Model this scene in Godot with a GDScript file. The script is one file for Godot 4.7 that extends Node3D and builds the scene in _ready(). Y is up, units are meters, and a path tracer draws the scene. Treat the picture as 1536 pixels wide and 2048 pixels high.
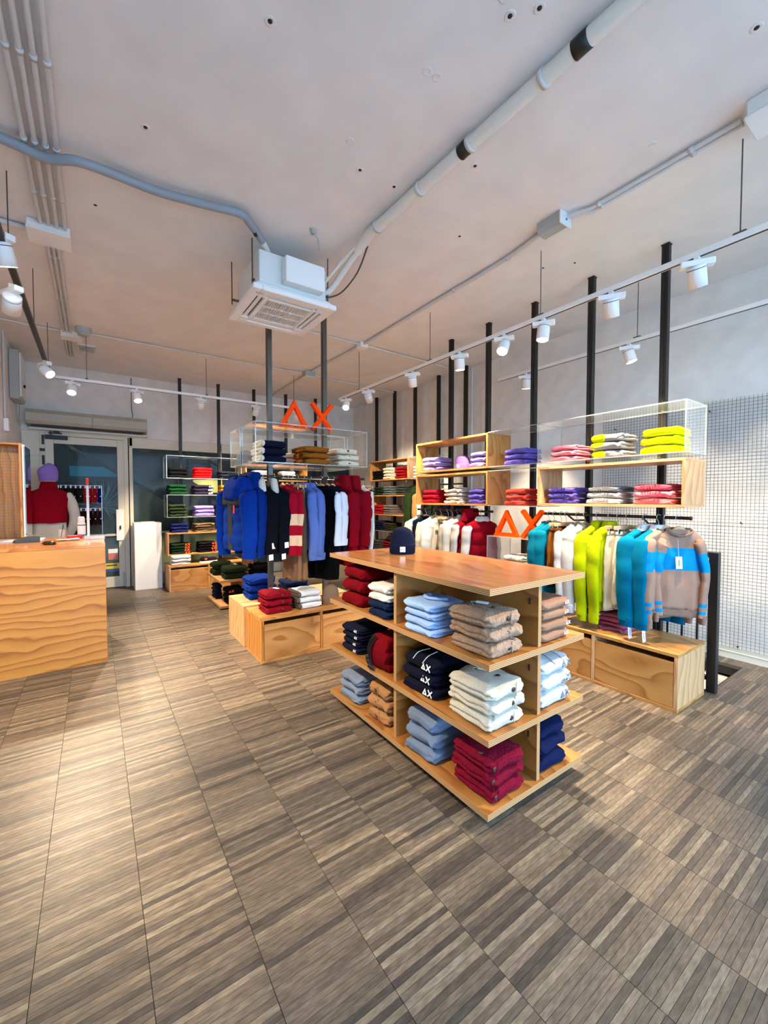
extends Node3D
# A clothes shop: island with folded knitwear, pole-hung shelves, racks of clothes, a till counter and a glazed door to a dark concourse.

var M := {}
var used := {}
var rng := RandomNumberGenerator.new()
var mesh_cache := {}

const CEIL := 3.43
const WALL_R := 4.72
const WALL_L := -0.86
const WALL_B := -7.95
const WALL_F := 2.4

func _ready() -> void:
	rng.seed = 11
	setup_view()
	make_materials()
	build_shell()
	build_floor()
	build_concourse()
	build_ceiling_services()
	build_lights()
	build_island()
	build_counter()
	build_right_unit()
	build_centre_unit()
	build_back_unit()
	build_far_unit()
	build_mannequin_corner()

func setup_view() -> void:
	var cam := Camera3D.new()
	cam.name = "camera"
	cam.fov = 2.0 * rad_to_deg(atan(1024.0 / 830.0))
	cam.position = Vector3(0, 1.45, 0)
	cam.rotation = Vector3(deg_to_rad(-1.886), deg_to_rad(-34.883), 0)
	cam.near = 0.05
	cam.far = 120.0
	add_child(cam)
	cam.current = true
	var e := Environment.new()
	e.background_mode = Environment.BG_COLOR
	e.background_color = Color(0.66, 0.83, 1.0)
	e.background_energy_multiplier = 7.6
	e.ambient_light_source = Environment.AMBIENT_SOURCE_DISABLED
	e.tonemap_mode = Environment.TONE_MAPPER_LINEAR
	e.tonemap_exposure = 1.72
	e.sdfgi_enabled = true
	e.ssao_enabled = true
	e.ssil_enabled = true
	var w := WorldEnvironment.new()
	w.name = "environment"
	w.environment = e
	add_child(w)

# ---------------------------------------------------------------- naming and nodes
func numbered(n: String) -> String:
	if not used.has(n):
		used[n] = 0
		return n
	used[n] += 1
	return "%s_%03d" % [n, used[n]]

func tag(o: Node3D, label: String, category: String, group := "") -> void:
	o.set_meta("label", label)
	o.set_meta("category", category)
	if group != "":
		o.set_meta("group", group)

func thing(n: String, label: String, category: String, at := Vector3.ZERO, turn := 0.0, group := "") -> Node3D:
	var o := Node3D.new()
	o.name = numbered(n)
	o.position = at
	o.rotation.y = turn
	tag(o, label, category, group)
	add_child(o)
	return o

func part(n: String, mesh: Mesh, mat: Material, parent: Node3D, at := Vector3.ZERO, rot := Vector3.ZERO) -> MeshInstance3D:
	var o := MeshInstance3D.new()
	o.name = n
	o.mesh = mesh
	if mat != null:
		o.material_override = mat
	o.position = at
	o.rotation = rot
	o.cast_shadow = GeometryInstance3D.SHADOW_CASTING_SETTING_ON
	parent.add_child(o, true)
	return o

func solo(n: String, mesh: Mesh, mat: Material, label: String, category: String, at := Vector3.ZERO, turn := 0.0, group := "") -> MeshInstance3D:
	var o := part(numbered(n), mesh, mat, self, at, Vector3(0, turn, 0))
	tag(o, label, category, group)
	return o

func struct(n: String, mesh: Mesh, mat: Material, at := Vector3.ZERO) -> MeshInstance3D:
	var o := part(n, mesh, mat, self, at)
	o.set_meta("kind", "structure")
	return o

# ---------------------------------------------------------------- mesh building
class B:
	var st := SurfaceTool.new()
	var st2: SurfaceTool = null
	var shift := Vector2.ZERO
	func _init() -> void:
		st.begin(Mesh.PRIMITIVE_TRIANGLES)
	func smooth(on: bool) -> B:
		st.set_smooth_group(0 if on else -1)
		return self
	# a, b, c run counter-clockwise seen from outside
	func tri(a: Vector3, b: Vector3, c: Vector3, ua := Vector2.ZERO, ub := Vector2.ZERO, uc := Vector2.ZERO) -> void:
		st.set_uv(ua); st.add_vertex(a)
		st.set_uv(uc); st.add_vertex(c)
		st.set_uv(ub); st.add_vertex(b)
	func quad(a: Vector3, b: Vector3, c: Vector3, d: Vector3, ua := Vector2.ZERO, ub := Vector2.ZERO, uc := Vector2.ZERO, ud := Vector2.ZERO) -> void:
		tri(a, b, c, ua, ub, uc)
		tri(a, c, d, ua, uc, ud)
	func uvp(p: Vector3, axis: int, grain: int) -> Vector2:
		var o := [0, 1, 2]
		o.erase(axis)
		if o[1] == grain:
			o.reverse()
		return Vector2(p[o[0]], p[o[1]]) + shift
	# bevelled box, grain runs along the axis `grain`
	func box(c: Vector3, s: Vector3, grain := 0, bev := 0.0) -> B:
		var h := s * 0.5
		var b: float = min(bev, min(h.x, min(h.y, h.z)) * 0.45)
		st.set_smooth_group(-1)
		for axis in 3:
			var u := (axis + 1) % 3
			var v := (axis + 2) % 3
			for sg in [-1, 1]:
				var q := []
				for k in [[-1, -1], [1, -1], [1, 1], [-1, 1]]:
					var p := Vector3.ZERO
					p[axis] = h[axis] * sg
					p[u] = (h[u] - b) * k[0]
					p[v] = (h[v] - b) * k[1]
					q.append(p + c)
				if sg < 0:
					q.reverse()
				quad(q[0], q[1], q[2], q[3], uvp(q[0], axis, grain), uvp(q[1], axis, grain), uvp(q[2], axis, grain), uvp(q[3], axis, grain))
		if b > 0.0:
			for axis in 3:   # edges that run along `axis`
				var u := (axis + 1) % 3
				var v := (axis + 2) % 3
				for su in [-1, 1]:
					for sv in [-1, 1]:
						var q := []
						for k in [[0, -1], [1, -1], [1, 1], [0, 1]]:
							var p := Vector3.ZERO
							p[axis] = (h[axis] - b) * k[1]
							p[u] = (h[u] - (b if k[0] == 0 else 0.0)) * su
							p[v] = (h[v] - (0.0 if k[0] == 0 else b)) * sv
							q.append(p + c)
						if su * sv > 0:
							q.reverse()
						quad(q[0], q[1], q[2], q[3], uvp(q[0], v, grain), uvp(q[1], v, grain), uvp(q[2], v, grain), uvp(q[3], v, grain))
			for sx in [-1, 1]:
				for sy in [-1, 1]:
					for sz in [-1, 1]:
						var q := [Vector3(h.x * sx, (h.y - b) * sy, (h.z - b) * sz) + c, Vector3((h.x - b) * sx, h.y * sy, (h.z - b) * sz) + c, Vector3((h.x - b) * sx, (h.y - b) * sy, h.z * sz) + c]
						if sx * sy * sz < 0:
							q.reverse()
						tri(q[0], q[1], q[2], uvp(q[0], 0, grain), uvp(q[1], 0, grain), uvp(q[2], 0, grain))
		return self
	func tube(pts: Array, r, seg := 8, flat := Vector2.ONE, caps := true) -> B:
		st.set_smooth_group(0)
		var rings := []
		var side := Vector3.UP
		var run := 0.0
		var runs := []
		for i in pts.size():
			var p: Vector3 = pts[i]
			var d: Vector3 = (pts[min(i + 1, pts.size() - 1)] - pts[max(i - 1, 0)]).normalized()
			if i == 0:
				side = Vector3.UP if abs(d.y) < 0.9 else Vector3.RIGHT
			else:
				run += (p - pts[i - 1]).length()
			runs.append(run)
			var x := side.cross(d).normalized()
			var y := d.cross(x).normalized()
			side = y
			var rr: float = r[i] if r is Array else r
			var ring := []
			for k in seg:
				var a := TAU * k / seg
				ring.append(p + (x * cos(a) * flat.x + y * sin(a) * flat.y) * rr)
			rings.append(ring)
		for i in rings.size() - 1:
			for k in seg:
				var k2 := (k + 1) % seg
				var u0 := float(k) / seg * 0.3
				var u1 := float(k + 1) / seg * 0.3
				quad(rings[i][k], rings[i][k2], rings[i + 1][k2], rings[i + 1][k], Vector2(u0, runs[i]), Vector2(u1, runs[i]), Vector2(u1, runs[i + 1]), Vector2(u0, runs[i + 1]))
		if caps:
			st.set_smooth_group(-1)
			for e in [0, rings.size() - 1]:
				var ctr := Vector3.ZERO
				for p in rings[e]:
					ctr += p / seg
				for k in seg:
					var k2 := (k + 1) % seg
					if e == 0:
						tri(ctr, rings[e][k2], rings[e][k], Vector2(0, runs[e]), Vector2(0, runs[e]), Vector2(0, runs[e]))
					else:
						tri(ctr, rings[e][k], rings[e][k2], Vector2(0, runs[e]), Vector2(0, runs[e]), Vector2(0, runs[e]))
		return self
	# profile of (radius, height) turned round y
	func lathe(prof: Array, seg := 20, at := Vector3.ZERO, sm := true) -> B:
		st.set_smooth_group(0 if sm else -1)
		for i in prof.size() - 1:
			for k in seg:
				var a0 := TAU * k / seg
				var a1 := TAU * (k + 1) / seg
				var p: Vector2 = prof[i]
				var q: Vector2 = prof[i + 1]
				var v0 := at + Vector3(p.x * cos(a0), p.y, p.x * sin(a0))
				var v1 := at + Vector3(p.x * cos(a1), p.y, p.x * sin(a1))
				var w0 := at + Vector3(q.x * cos(a0), q.y, q.x * sin(a0))
				var w1 := at + Vector3(q.x * cos(a1), q.y, q.x * sin(a1))
				if p.x > 0.00001:
					tri(v0, w1, v1)
				if q.x > 0.00001:
					tri(v0, w0, w1)
		return self
	# outline in the xy plane (counter-clockwise), pushed from z0 to z1
	func prism(poly: PackedVector2Array, z0: float, z1: float, xf := Transform3D()) -> B:
		st.set_smooth_group(-1)
		var idx := Geometry2D.triangulate_polygon(poly)
		var area := 0.0
		for i in poly.size():
			var j := (i + 1) % poly.size()
			area += poly[i].cross(poly[j])
		var pts := poly
		if area < 0:
			pts = poly.duplicate()
			pts.reverse()
			idx = Geometry2D.triangulate_polygon(pts)
		for i in range(0, idx.size(), 3):
			var a := pts[idx[i]]
			var b := pts[idx[i + 1]]
			var c := pts[idx[i + 2]]
			if (b - a).cross(c - a) < 0:
				var t := b
				b = c
				c = t
			tri(xf * Vector3(a.x, a.y, z1), xf * Vector3(b.x, b.y, z1), xf * Vector3(c.x, c.y, z1), a, b, c)
			tri(xf * Vector3(a.x, a.y, z0), xf * Vector3(c.x, c.y, z0), xf * Vector3(b.x, b.y, z0), a, c, b)
		for i in pts.size():
			var a := pts[i]
			var b := pts[(i + 1) % pts.size()]
			quad(xf * Vector3(a.x, a.y, z0), xf * Vector3(b.x, b.y, z0), xf * Vector3(b.x, b.y, z1), xf * Vector3(a.x, a.y, z1), a, b, b, a)
		return self
	func mesh() -> ArrayMesh:
		st.generate_normals()
		return st.commit()

func bx(s: Vector3, c := Vector3.ZERO, grain := 0, bev := 0.0) -> ArrayMesh:
	return B.new().box(c, s, grain, bev).mesh()

# a board with its wood grain laid somewhere in the sheet, so that no two boards match
func board(s: Vector3, c := Vector3.ZERO, grain := 0, bev := 0.0012) -> ArrayMesh:
	var b := B.new()
	b.shift = Vector2(rng.randf_range(0.8, 1.4), rng.randf_range(0.35, 0.75))
	return b.box(c, s, grain, bev).mesh()

# plywood: faces in veneer, edges show the plies; thin is the axis across the sheet
func ply(s: Vector3, thin: int, grain: int, face: Material, edge: Material, bev := 0.001) -> ArrayMesh:
	var full := B.new()
	full.shift = Vector2(rng.randf_range(0.9, 1.3), rng.randf_range(0.4, 0.7))
	var rim := B.new()
	var h := s * 0.5
	for axis in 3:
		var u := (axis + 1) % 3
		var v := (axis + 2) % 3
		for sg in [-1, 1]:
			var q := []
			for k in [[-1, -1], [1, -1], [1, 1], [-1, 1]]:
				var p := Vector3.ZERO
				p[axis] = h[axis] * sg
				p[u] = h[u] * k[0]
				p[v] = h[v] * k[1]
				q.append(p)
			if sg < 0:
				q.reverse()
			if axis == thin:
				full.smooth(false)
				full.quad(q[0], q[1], q[2], q[3], full.uvp(q[0], axis, grain), full.uvp(q[1], axis, grain), full.uvp(q[2], axis, grain), full.uvp(q[3], axis, grain))
			else:
				rim.smooth(false)
				var w := 3 - axis - thin
				var uv := []
				for p in q:
					uv.append(Vector2(p[w] * 2.0, p[thin] / s[thin] + 0.5))
				rim.quad(q[0], q[1], q[2], q[3], uv[0], uv[1], uv[2], uv[3])
	full.st.generate_normals()
	rim.st.generate_normals()
	var m := full.st.commit()
	m = rim.st.commit(m)
	m.surface_set_material(0, face)
	m.surface_set_material(1, edge)
	return m

# ---------------------------------------------------------------- materials
func noise(freq: float, octaves := 3, sd := 1) -> FastNoiseLite:
	var n := FastNoiseLite.new()
	n.seed = sd
	n.noise_type = FastNoiseLite.TYPE_SIMPLEX_SMOOTH
	n.frequency = freq
	n.fractal_octaves = octaves
	return n

func pic(w: int, h: int, f: Callable) -> ImageTexture:
	var im := Image.create(w, h, false, Image.FORMAT_RGB8)
	for y in h:
		for x in w:
			im.set_pixel(x, y, f.call(x, y))
	return ImageTexture.create_from_image(im)

# veneer: 1024 x 512 pixels stand for 2.4 x 1.2 m of sheet, grain along u
func veneer(light: Color, mid: Color, dark: Color, rings: float, wild: float, sd: int, sharp := 1.0, calm := 1.0) -> ImageTexture:
	var a := noise(1.0, 2, sd)
	var g := noise(1.0, 3, sd + 7)
	return pic(1024, 512, func(x, y):
		var u: float = x * 2.4 / 1024.0
		var v: float = y * 1.2 / 512.0
		var warp: float = a.get_noise_2d(u * 1.1 * calm, v * 2.3) * wild + a.get_noise_2d(u * 3.1 + 9.0, v * 7.0) * wild * 0.16
		var t: float = (v + warp) * rings
		t = t - floor(t)
		t = pow(t, 1.6 * sharp) if t < 0.9 else lerpf(pow(0.9, 1.6 * sharp), 0.0, (t - 0.9) / 0.1)
		var fine: float = g.get_noise_2d(u * 7.0, v * 160.0) * 0.5 + g.get_noise_2d(u * 2.0 + 40.0, v * 30.0) * 0.5
		t = clampf(t + fine * 0.22, 0.0, 1.0)
		var c: Color = light.lerp(mid, clampf(t * 1.7, 0.0, 1.0)).lerp(dark, clampf((t - 0.55) * 2.0, 0.0, 1.0))
		return c * (1.0 + fine * 0.08))

func std(c: Color, rough := 0.8, metal := 0.0) -> StandardMaterial3D:
	var m := StandardMaterial3D.new()
	m.albedo_color = c
	m.roughness = rough
	m.metallic = metal
	return m

func rgb(r: int, g: int, b: int) -> Color:
	return Color(r / 255.0, g / 255.0, b / 255.0)

func wood(tex: Texture2D, rough: float) -> StandardMaterial3D:
	var m := std(Color.WHITE, rough)
	m.albedo_texture = tex
	m.uv1_scale = Vector3(1.0 / 2.4, 1.0 / 1.2, 1.0)
	return m

func tri_tex(m: StandardMaterial3D, tex: Texture2D, scale: Vector3, world := false) -> void:
	m.albedo_texture = tex
	m.uv1_triplanar = true
	m.uv1_world_triplanar = world
	m.uv1_scale = scale

var knit_normal: ImageTexture
var cable_normal: ImageTexture
var weave_normal: ImageTexture
var cloth_mottle: NoiseTexture2D

func bump(w: int, h: int, f: Callable, strength: float) -> ImageTexture:
	var im := Image.create(w, h, false, Image.FORMAT_RGB8)
	for y in h:
		for x in w:
			var v: float = f.call(float(x) / w, float(y) / h)
			im.set_pixel(x, y, Color(v, v, v))
	im.bump_map_to_normal_map(strength)
	return ImageTexture.create_from_image(im)

func noise_tex(freq: float, lo: Color, hi: Color, size := 256, sd := 3, octaves := 4) -> NoiseTexture2D:
	var t := NoiseTexture2D.new()
	t.width = size
	t.height = size
	t.seamless = true
	t.noise = noise(freq, octaves, sd)
	var r := Gradient.new()
	r.set_color(0, lo)
	r.set_color(1, hi)
	t.color_ramp = r
	return t

# kind: knit, cable, weave, melange, plain
func cloth(c: Color, kind := "knit", rough := 0.9) -> StandardMaterial3D:
	var key := "%s_%s_%.2f" % [c.to_html(), kind, rough]
	if M.has(key):
		return M[key]
	var m := std(c, rough)
	m.albedo_texture = M["melange_tex"] if kind == "melange" else cloth_mottle
	m.uv1_triplanar = true
	m.uv1_scale = Vector3.ONE * (11.0 if kind == "cable" else 22.0)
	if kind != "plain":
		m.normal_enabled = true
		m.normal_texture = cable_normal if kind == "cable" else (weave_normal if kind == "weave" else knit_normal)
		m.normal_scale = 0.9 if kind == "cable" else 0.5
	m.metallic_specular = 0.16
	m.rim_enabled = true
	m.rim = 0.08
	m.rim_tint = 0.7
	M[key] = m
	return m

# bands of dye at heights along the cloth (v in metres, down from the collar)
func banded(bands: Array, length: float, rough := 0.9) -> StandardMaterial3D:
	var im := Image.create(4, 256, false, Image.FORMAT_RGB8)
	for y in 256:
		var d := y * length / 256.0
		var c: Color = bands[0][1]
		for b in bands:
			if d >= b[0]:
				c = b[1]
		for x in 4:
			im.set_pixel(x, y, c)
	var m := std(Color.WHITE, rough)
	m.metallic_specular = 0.16
	m.albedo_texture = ImageTexture.create_from_image(im)
	m.uv1_scale = Vector3(1, 1.0 / length, 1)
	return m

func make_materials() -> void:
	cloth_mottle = noise_tex(0.02, Color(0.84, 0.84, 0.84), Color(1, 1, 1), 256, 5)
	M["melange_tex"] = noise_tex(0.09, Color(0.62, 0.64, 0.68), Color(1, 1, 1), 256, 8)
	knit_normal = bump(64, 64, func(u, v):
		var col: float = fmod(u * 8.0, 1.0)
		var d: float = abs(col - 0.5)
		var s: float = fmod(v * 8.0 + d * 1.4, 1.0)
		return clampf(0.35 + 0.65 * sin(PI * s) * (1.0 - pow(2.0 * d, 3.0)), 0, 1), 3.0)
	cable_normal = bump(128, 128, func(u, v):
		var col: float = fmod(u * 2.0, 1.0)
		if col > 0.62:
			return 0.15 + 0.15 * sin(PI * fmod(v * 16.0, 1.0))
		var k := col / 0.62
		var p1: float = 0.5 + 0.3 * sin(TAU * v * 2.0)
		var p2: float = 0.5 - 0.3 * sin(TAU * v * 2.0)
		return clampf(max(1.0 - abs(k - p1) * 3.4, 1.0 - abs(k - p2) * 3.4), 0.1, 1.0), 5.0)
	weave_normal = bump(64, 64, func(u, v): return 0.5 + 0.5 * sin(TAU * u * 16.0) * sin(TAU * v * 16.0), 1.5)
	# sheets of wood
	M.ply = wood(veneer(rgb(166, 112, 54), rgb(148, 94, 40), rgb(110, 63, 24), 9.0, 0.16, 21), 0.42)
	M.ply2 = wood(veneer(rgb(190, 138, 76), rgb(174, 118, 58), rgb(138, 84, 34), 7.0, 0.26, 33), 0.42)
	M.till = wood(veneer(rgb(188, 130, 54), rgb(170, 108, 36), rgb(120, 66, 18), 14.0, 0.12, 47, 1.1, 0.42), 0.42)
	M.till_top = wood(veneer(rgb(196, 134, 76), rgb(180, 116, 60), rgb(140, 82, 38), 9.0, 0.12, 52), 0.16)
	M.oak = wood(veneer(rgb(208, 162, 114), rgb(196, 146, 98), rgb(166, 114, 70), 11.0, 0.12, 61), 0.5)
	M.island_top = wood(veneer(rgb(136, 92, 54), rgb(122, 79, 44), rgb(96, 58, 31), 8.0, 0.12, 75), 0.2)
	var edge := pic(8, 64, func(_x, y):
		var k := int(y / 64.0 * 7.0)
		return rgb(190, 148, 98) if k % 2 == 0 else rgb(138, 96, 56))
	M.edge = std(Color.WHITE, 0.6)
	M.edge.albedo_texture = edge
	# plaster
	M.wall = std(rgb(234, 231, 224), 0.85)
	tri_tex(M.wall, noise_tex(0.012, Color(0.93, 0.93, 0.93), Color(1, 1, 1), 512, 14), Vector3.ONE * 0.6, true)
	M.ceil = std(rgb(234, 231, 228), 0.9)
	tri_tex(M.ceil, noise_tex(0.01, Color(0.95, 0.95, 0.95), Color(1, 1, 1), 512, 17), Vector3.ONE * 0.45, true)
	M.ceil.heightmap_enabled = false
	M.ceil.normal_enabled = true
	var bumps := NoiseTexture2D.new()
	bumps.width = 512
	bumps.height = 512
	bumps.seamless = true
	bumps.as_normal_map = true
	bumps.bump_strength = 1.2
	bumps.noise = noise(0.03, 4, 91)
	M.ceil.normal_texture = bumps
	M.ceil.normal_scale = 0.25
	M.wall.normal_enabled = true
	M.wall.normal_texture = bumps
	M.wall.normal_scale = 0.2
	M.cream_frame = std(rgb(214, 206, 184), 0.5)
	M.white = std(rgb(238, 237, 234), 0.45)
	M.white_matt = std(rgb(236, 234, 230), 0.8)
	M.plastic = std(rgb(222, 224, 220), 0.45)
	M.grey_plastic = std(rgb(168, 172, 168), 0.5)
	M.pipe = std(rgb(206, 206, 204), 0.5)
	M.pipe_grey = std(rgb(142, 150, 158), 0.5)
	M.pipe_wrap = std(rgb(222, 218, 208), 0.8)
	M.black = std(rgb(24, 24, 25), 0.5)
	M.tape = std(rgb(20, 20, 20), 0.4)
	M.steel_black = std(rgb(30, 27, 24), 0.38, 0.2)
	M.pole = std(rgb(38, 34, 30), 0.42, 0.4)
	M.pole_grey = std(rgb(92, 86, 76), 0.4, 0.5)
	M.rod = std(rgb(96, 94, 90), 0.4, 0.7)
	M.chrome = std(rgb(200, 200, 200), 0.2, 1.0)
	M.dark = std(rgb(26, 26, 26), 0.7)
	M.slot = std(rgb(40, 42, 44), 0.6)
	M.orange = std(rgb(255, 72, 6), 0.55)
	M.orange.metallic_specular = 0.15
	M.hanger = std(rgb(206, 158, 112), 0.45)
	M.hanger_orange = std(rgb(226, 150, 60), 0.45)
	M.card = std(rgb(240, 240, 240), 0.6)
	M.string = std(rgb(214, 210, 200), 0.8)
	M.print_dark = std(rgb(70, 70, 76), 0.7)
	M.print_white = std(rgb(240, 240, 240), 0.7)
	M.print_grey = std(rgb(104, 110, 120), 0.7)
	M.print_blue = std(rgb(60, 130, 210), 0.6)
	M.print_red = std(rgb(214, 40, 36), 0.6)
	M.print_orange = std(rgb(250, 84, 24), 0.6)
	M.button = std(rgb(62, 40, 30), 0.35)
	M.button_hole = std(rgb(24, 16, 12), 0.6)
	M.acrylic = std(Color(0.93, 0.96, 0.96, 0.07), 0.03)
	M.acrylic.transparency = BaseMaterial3D.TRANSPARENCY_ALPHA
	M.acrylic.metallic_specular = 0.4
	M.acrylic_edge = std(Color(0.7, 0.75, 0.74, 0.38), 0.12)
	M.acrylic_edge.transparency = BaseMaterial3D.TRANSPARENCY_ALPHA
	M.glass = std(Color(0.5, 0.6, 0.62, 0.1), 0.02)
	M.glass.transparency = BaseMaterial3D.TRANSPARENCY_ALPHA
	M.glass.metallic_specular = 0.12
	M.mirror = std(rgb(225, 230, 228), 0.03, 1.0)
	M.lens = std(rgb(255, 250, 240), 0.3)
	M.lens.emission_enabled = true
	M.lens.emission = Color(1.0, 0.95, 0.86)
	M.lens.emission_energy_multiplier = 9.0
	M.wire = std(rgb(104, 98, 94), 0.5, 0.2)
	M.floor_strip = std(Color.WHITE, 0.4)
	M.floor_strip.vertex_color_use_as_albedo = true
	tri_tex(M.floor_strip, noise_tex(0.02, Color(0.68, 0.67, 0.66), Color(1, 1, 1), 512, 23, 5), Vector3(1.6, 1.0, 8.0), true)
	M.floor_base = std(rgb(60, 52, 44), 0.9)

# a row of lens-shaped ways to write the shop's mark: a triangle and a cross, drawn as bars
func mark_mesh(h: float, bar: float, depth: float, gap := 0.16) -> Array:
	var w := h * 1.12
	var outer := PackedVector2Array([Vector2(0, 0), Vector2(w, 0), Vector2(w * 0.5 + bar * 0.36, h), Vector2(w * 0.5 - bar * 0.36, h)])
	# the triangle is three bars with mitred ends
	var a := Vector2(0, 0)
	var b := Vector2(w, 0)
	var c := Vector2(w * 0.5, h)
	var ctr := (a + b + c) / 3.0
	var k := 1.0 - bar * 3.0 / h
	var ia := ctr + (a - ctr) * k
	var ib := ctr + (b - ctr) * k
	var ic := ctr + (c - ctr) * k
	var t := B.new()
	t.prism(PackedVector2Array([a, b, ib, ia]), 0, depth)
	t.prism(PackedVector2Array([b, c, ic, ib]), 0, depth)
	t.prism(PackedVector2Array([c, a, ia, ic]), 0, depth)
	var x := B.new()
	var x0 := w + h * gap
	var xw := h * 0.82
	var n := Vector2(h, -xw).normalized() * bar * 0.5
	x.prism(PackedVector2Array([Vector2(x0, 0) + n, Vector2(x0 + xw, h) + n, Vector2(x0 + xw, h) - n, Vector2(x0, 0) - n]), 0, depth)
	n = Vector2(h, xw).normalized() * bar * 0.5
	x.prism(PackedVector2Array([Vector2(x0, h) - n, Vector2(x0 + xw, 0) - n, Vector2(x0 + xw, 0) + n, Vector2(x0, h) + n]), 0, depth * 0.96)
	return [t.mesh(), x.mesh(), outer]

# small print of the same mark, as one raised badge centred at the origin
func badge(h: float, depth := 0.0015) -> ArrayMesh:
	var key := "badge%.4f" % h
	if mesh_cache.has(key):
		return mesh_cache[key]
	var bar := h * 0.2
	var w := h * 1.05
	var b := B.new()
	var at := Transform3D(Basis(), Vector3(-h * 1.1, -h * 0.5, 0))
	var A := Vector2(0, 0)
	var Bp := Vector2(w, 0)
	var C := Vector2(w * 0.5, h)
	var ctr := (A + Bp + C) / 3.0
	var k := 0.42
	var q := [A, Bp, C]
	for i in 3:
		var p0: Vector2 = q[i]
		var p1: Vector2 = q[(i + 1) % 3]
		b.prism(PackedVector2Array([p0, p1, ctr + (p1 - ctr) * k, ctr + (p0 - ctr) * k]), 0, depth, at)
	for s in [0, 1]:
		var p0 := Vector2(w * 1.2, h * s)
		var p1 := Vector2(w * 2.1, h * (1 - s))
		var n := (p1 - p0).orthogonal().normalized() * bar * 0.5
		b.prism(PackedVector2Array([p0 + n, p0 - n, p1 - n, p1 + n]), 0, depth, at)
	mesh_cache[key] = b.mesh()
	return mesh_cache[key]

# ---------------------------------------------------------------- the room
const HOLE := Rect2(3.80, -2.75, 0.65, 1.62)   # stair opening in the floor: x, z, width, depth

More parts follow.
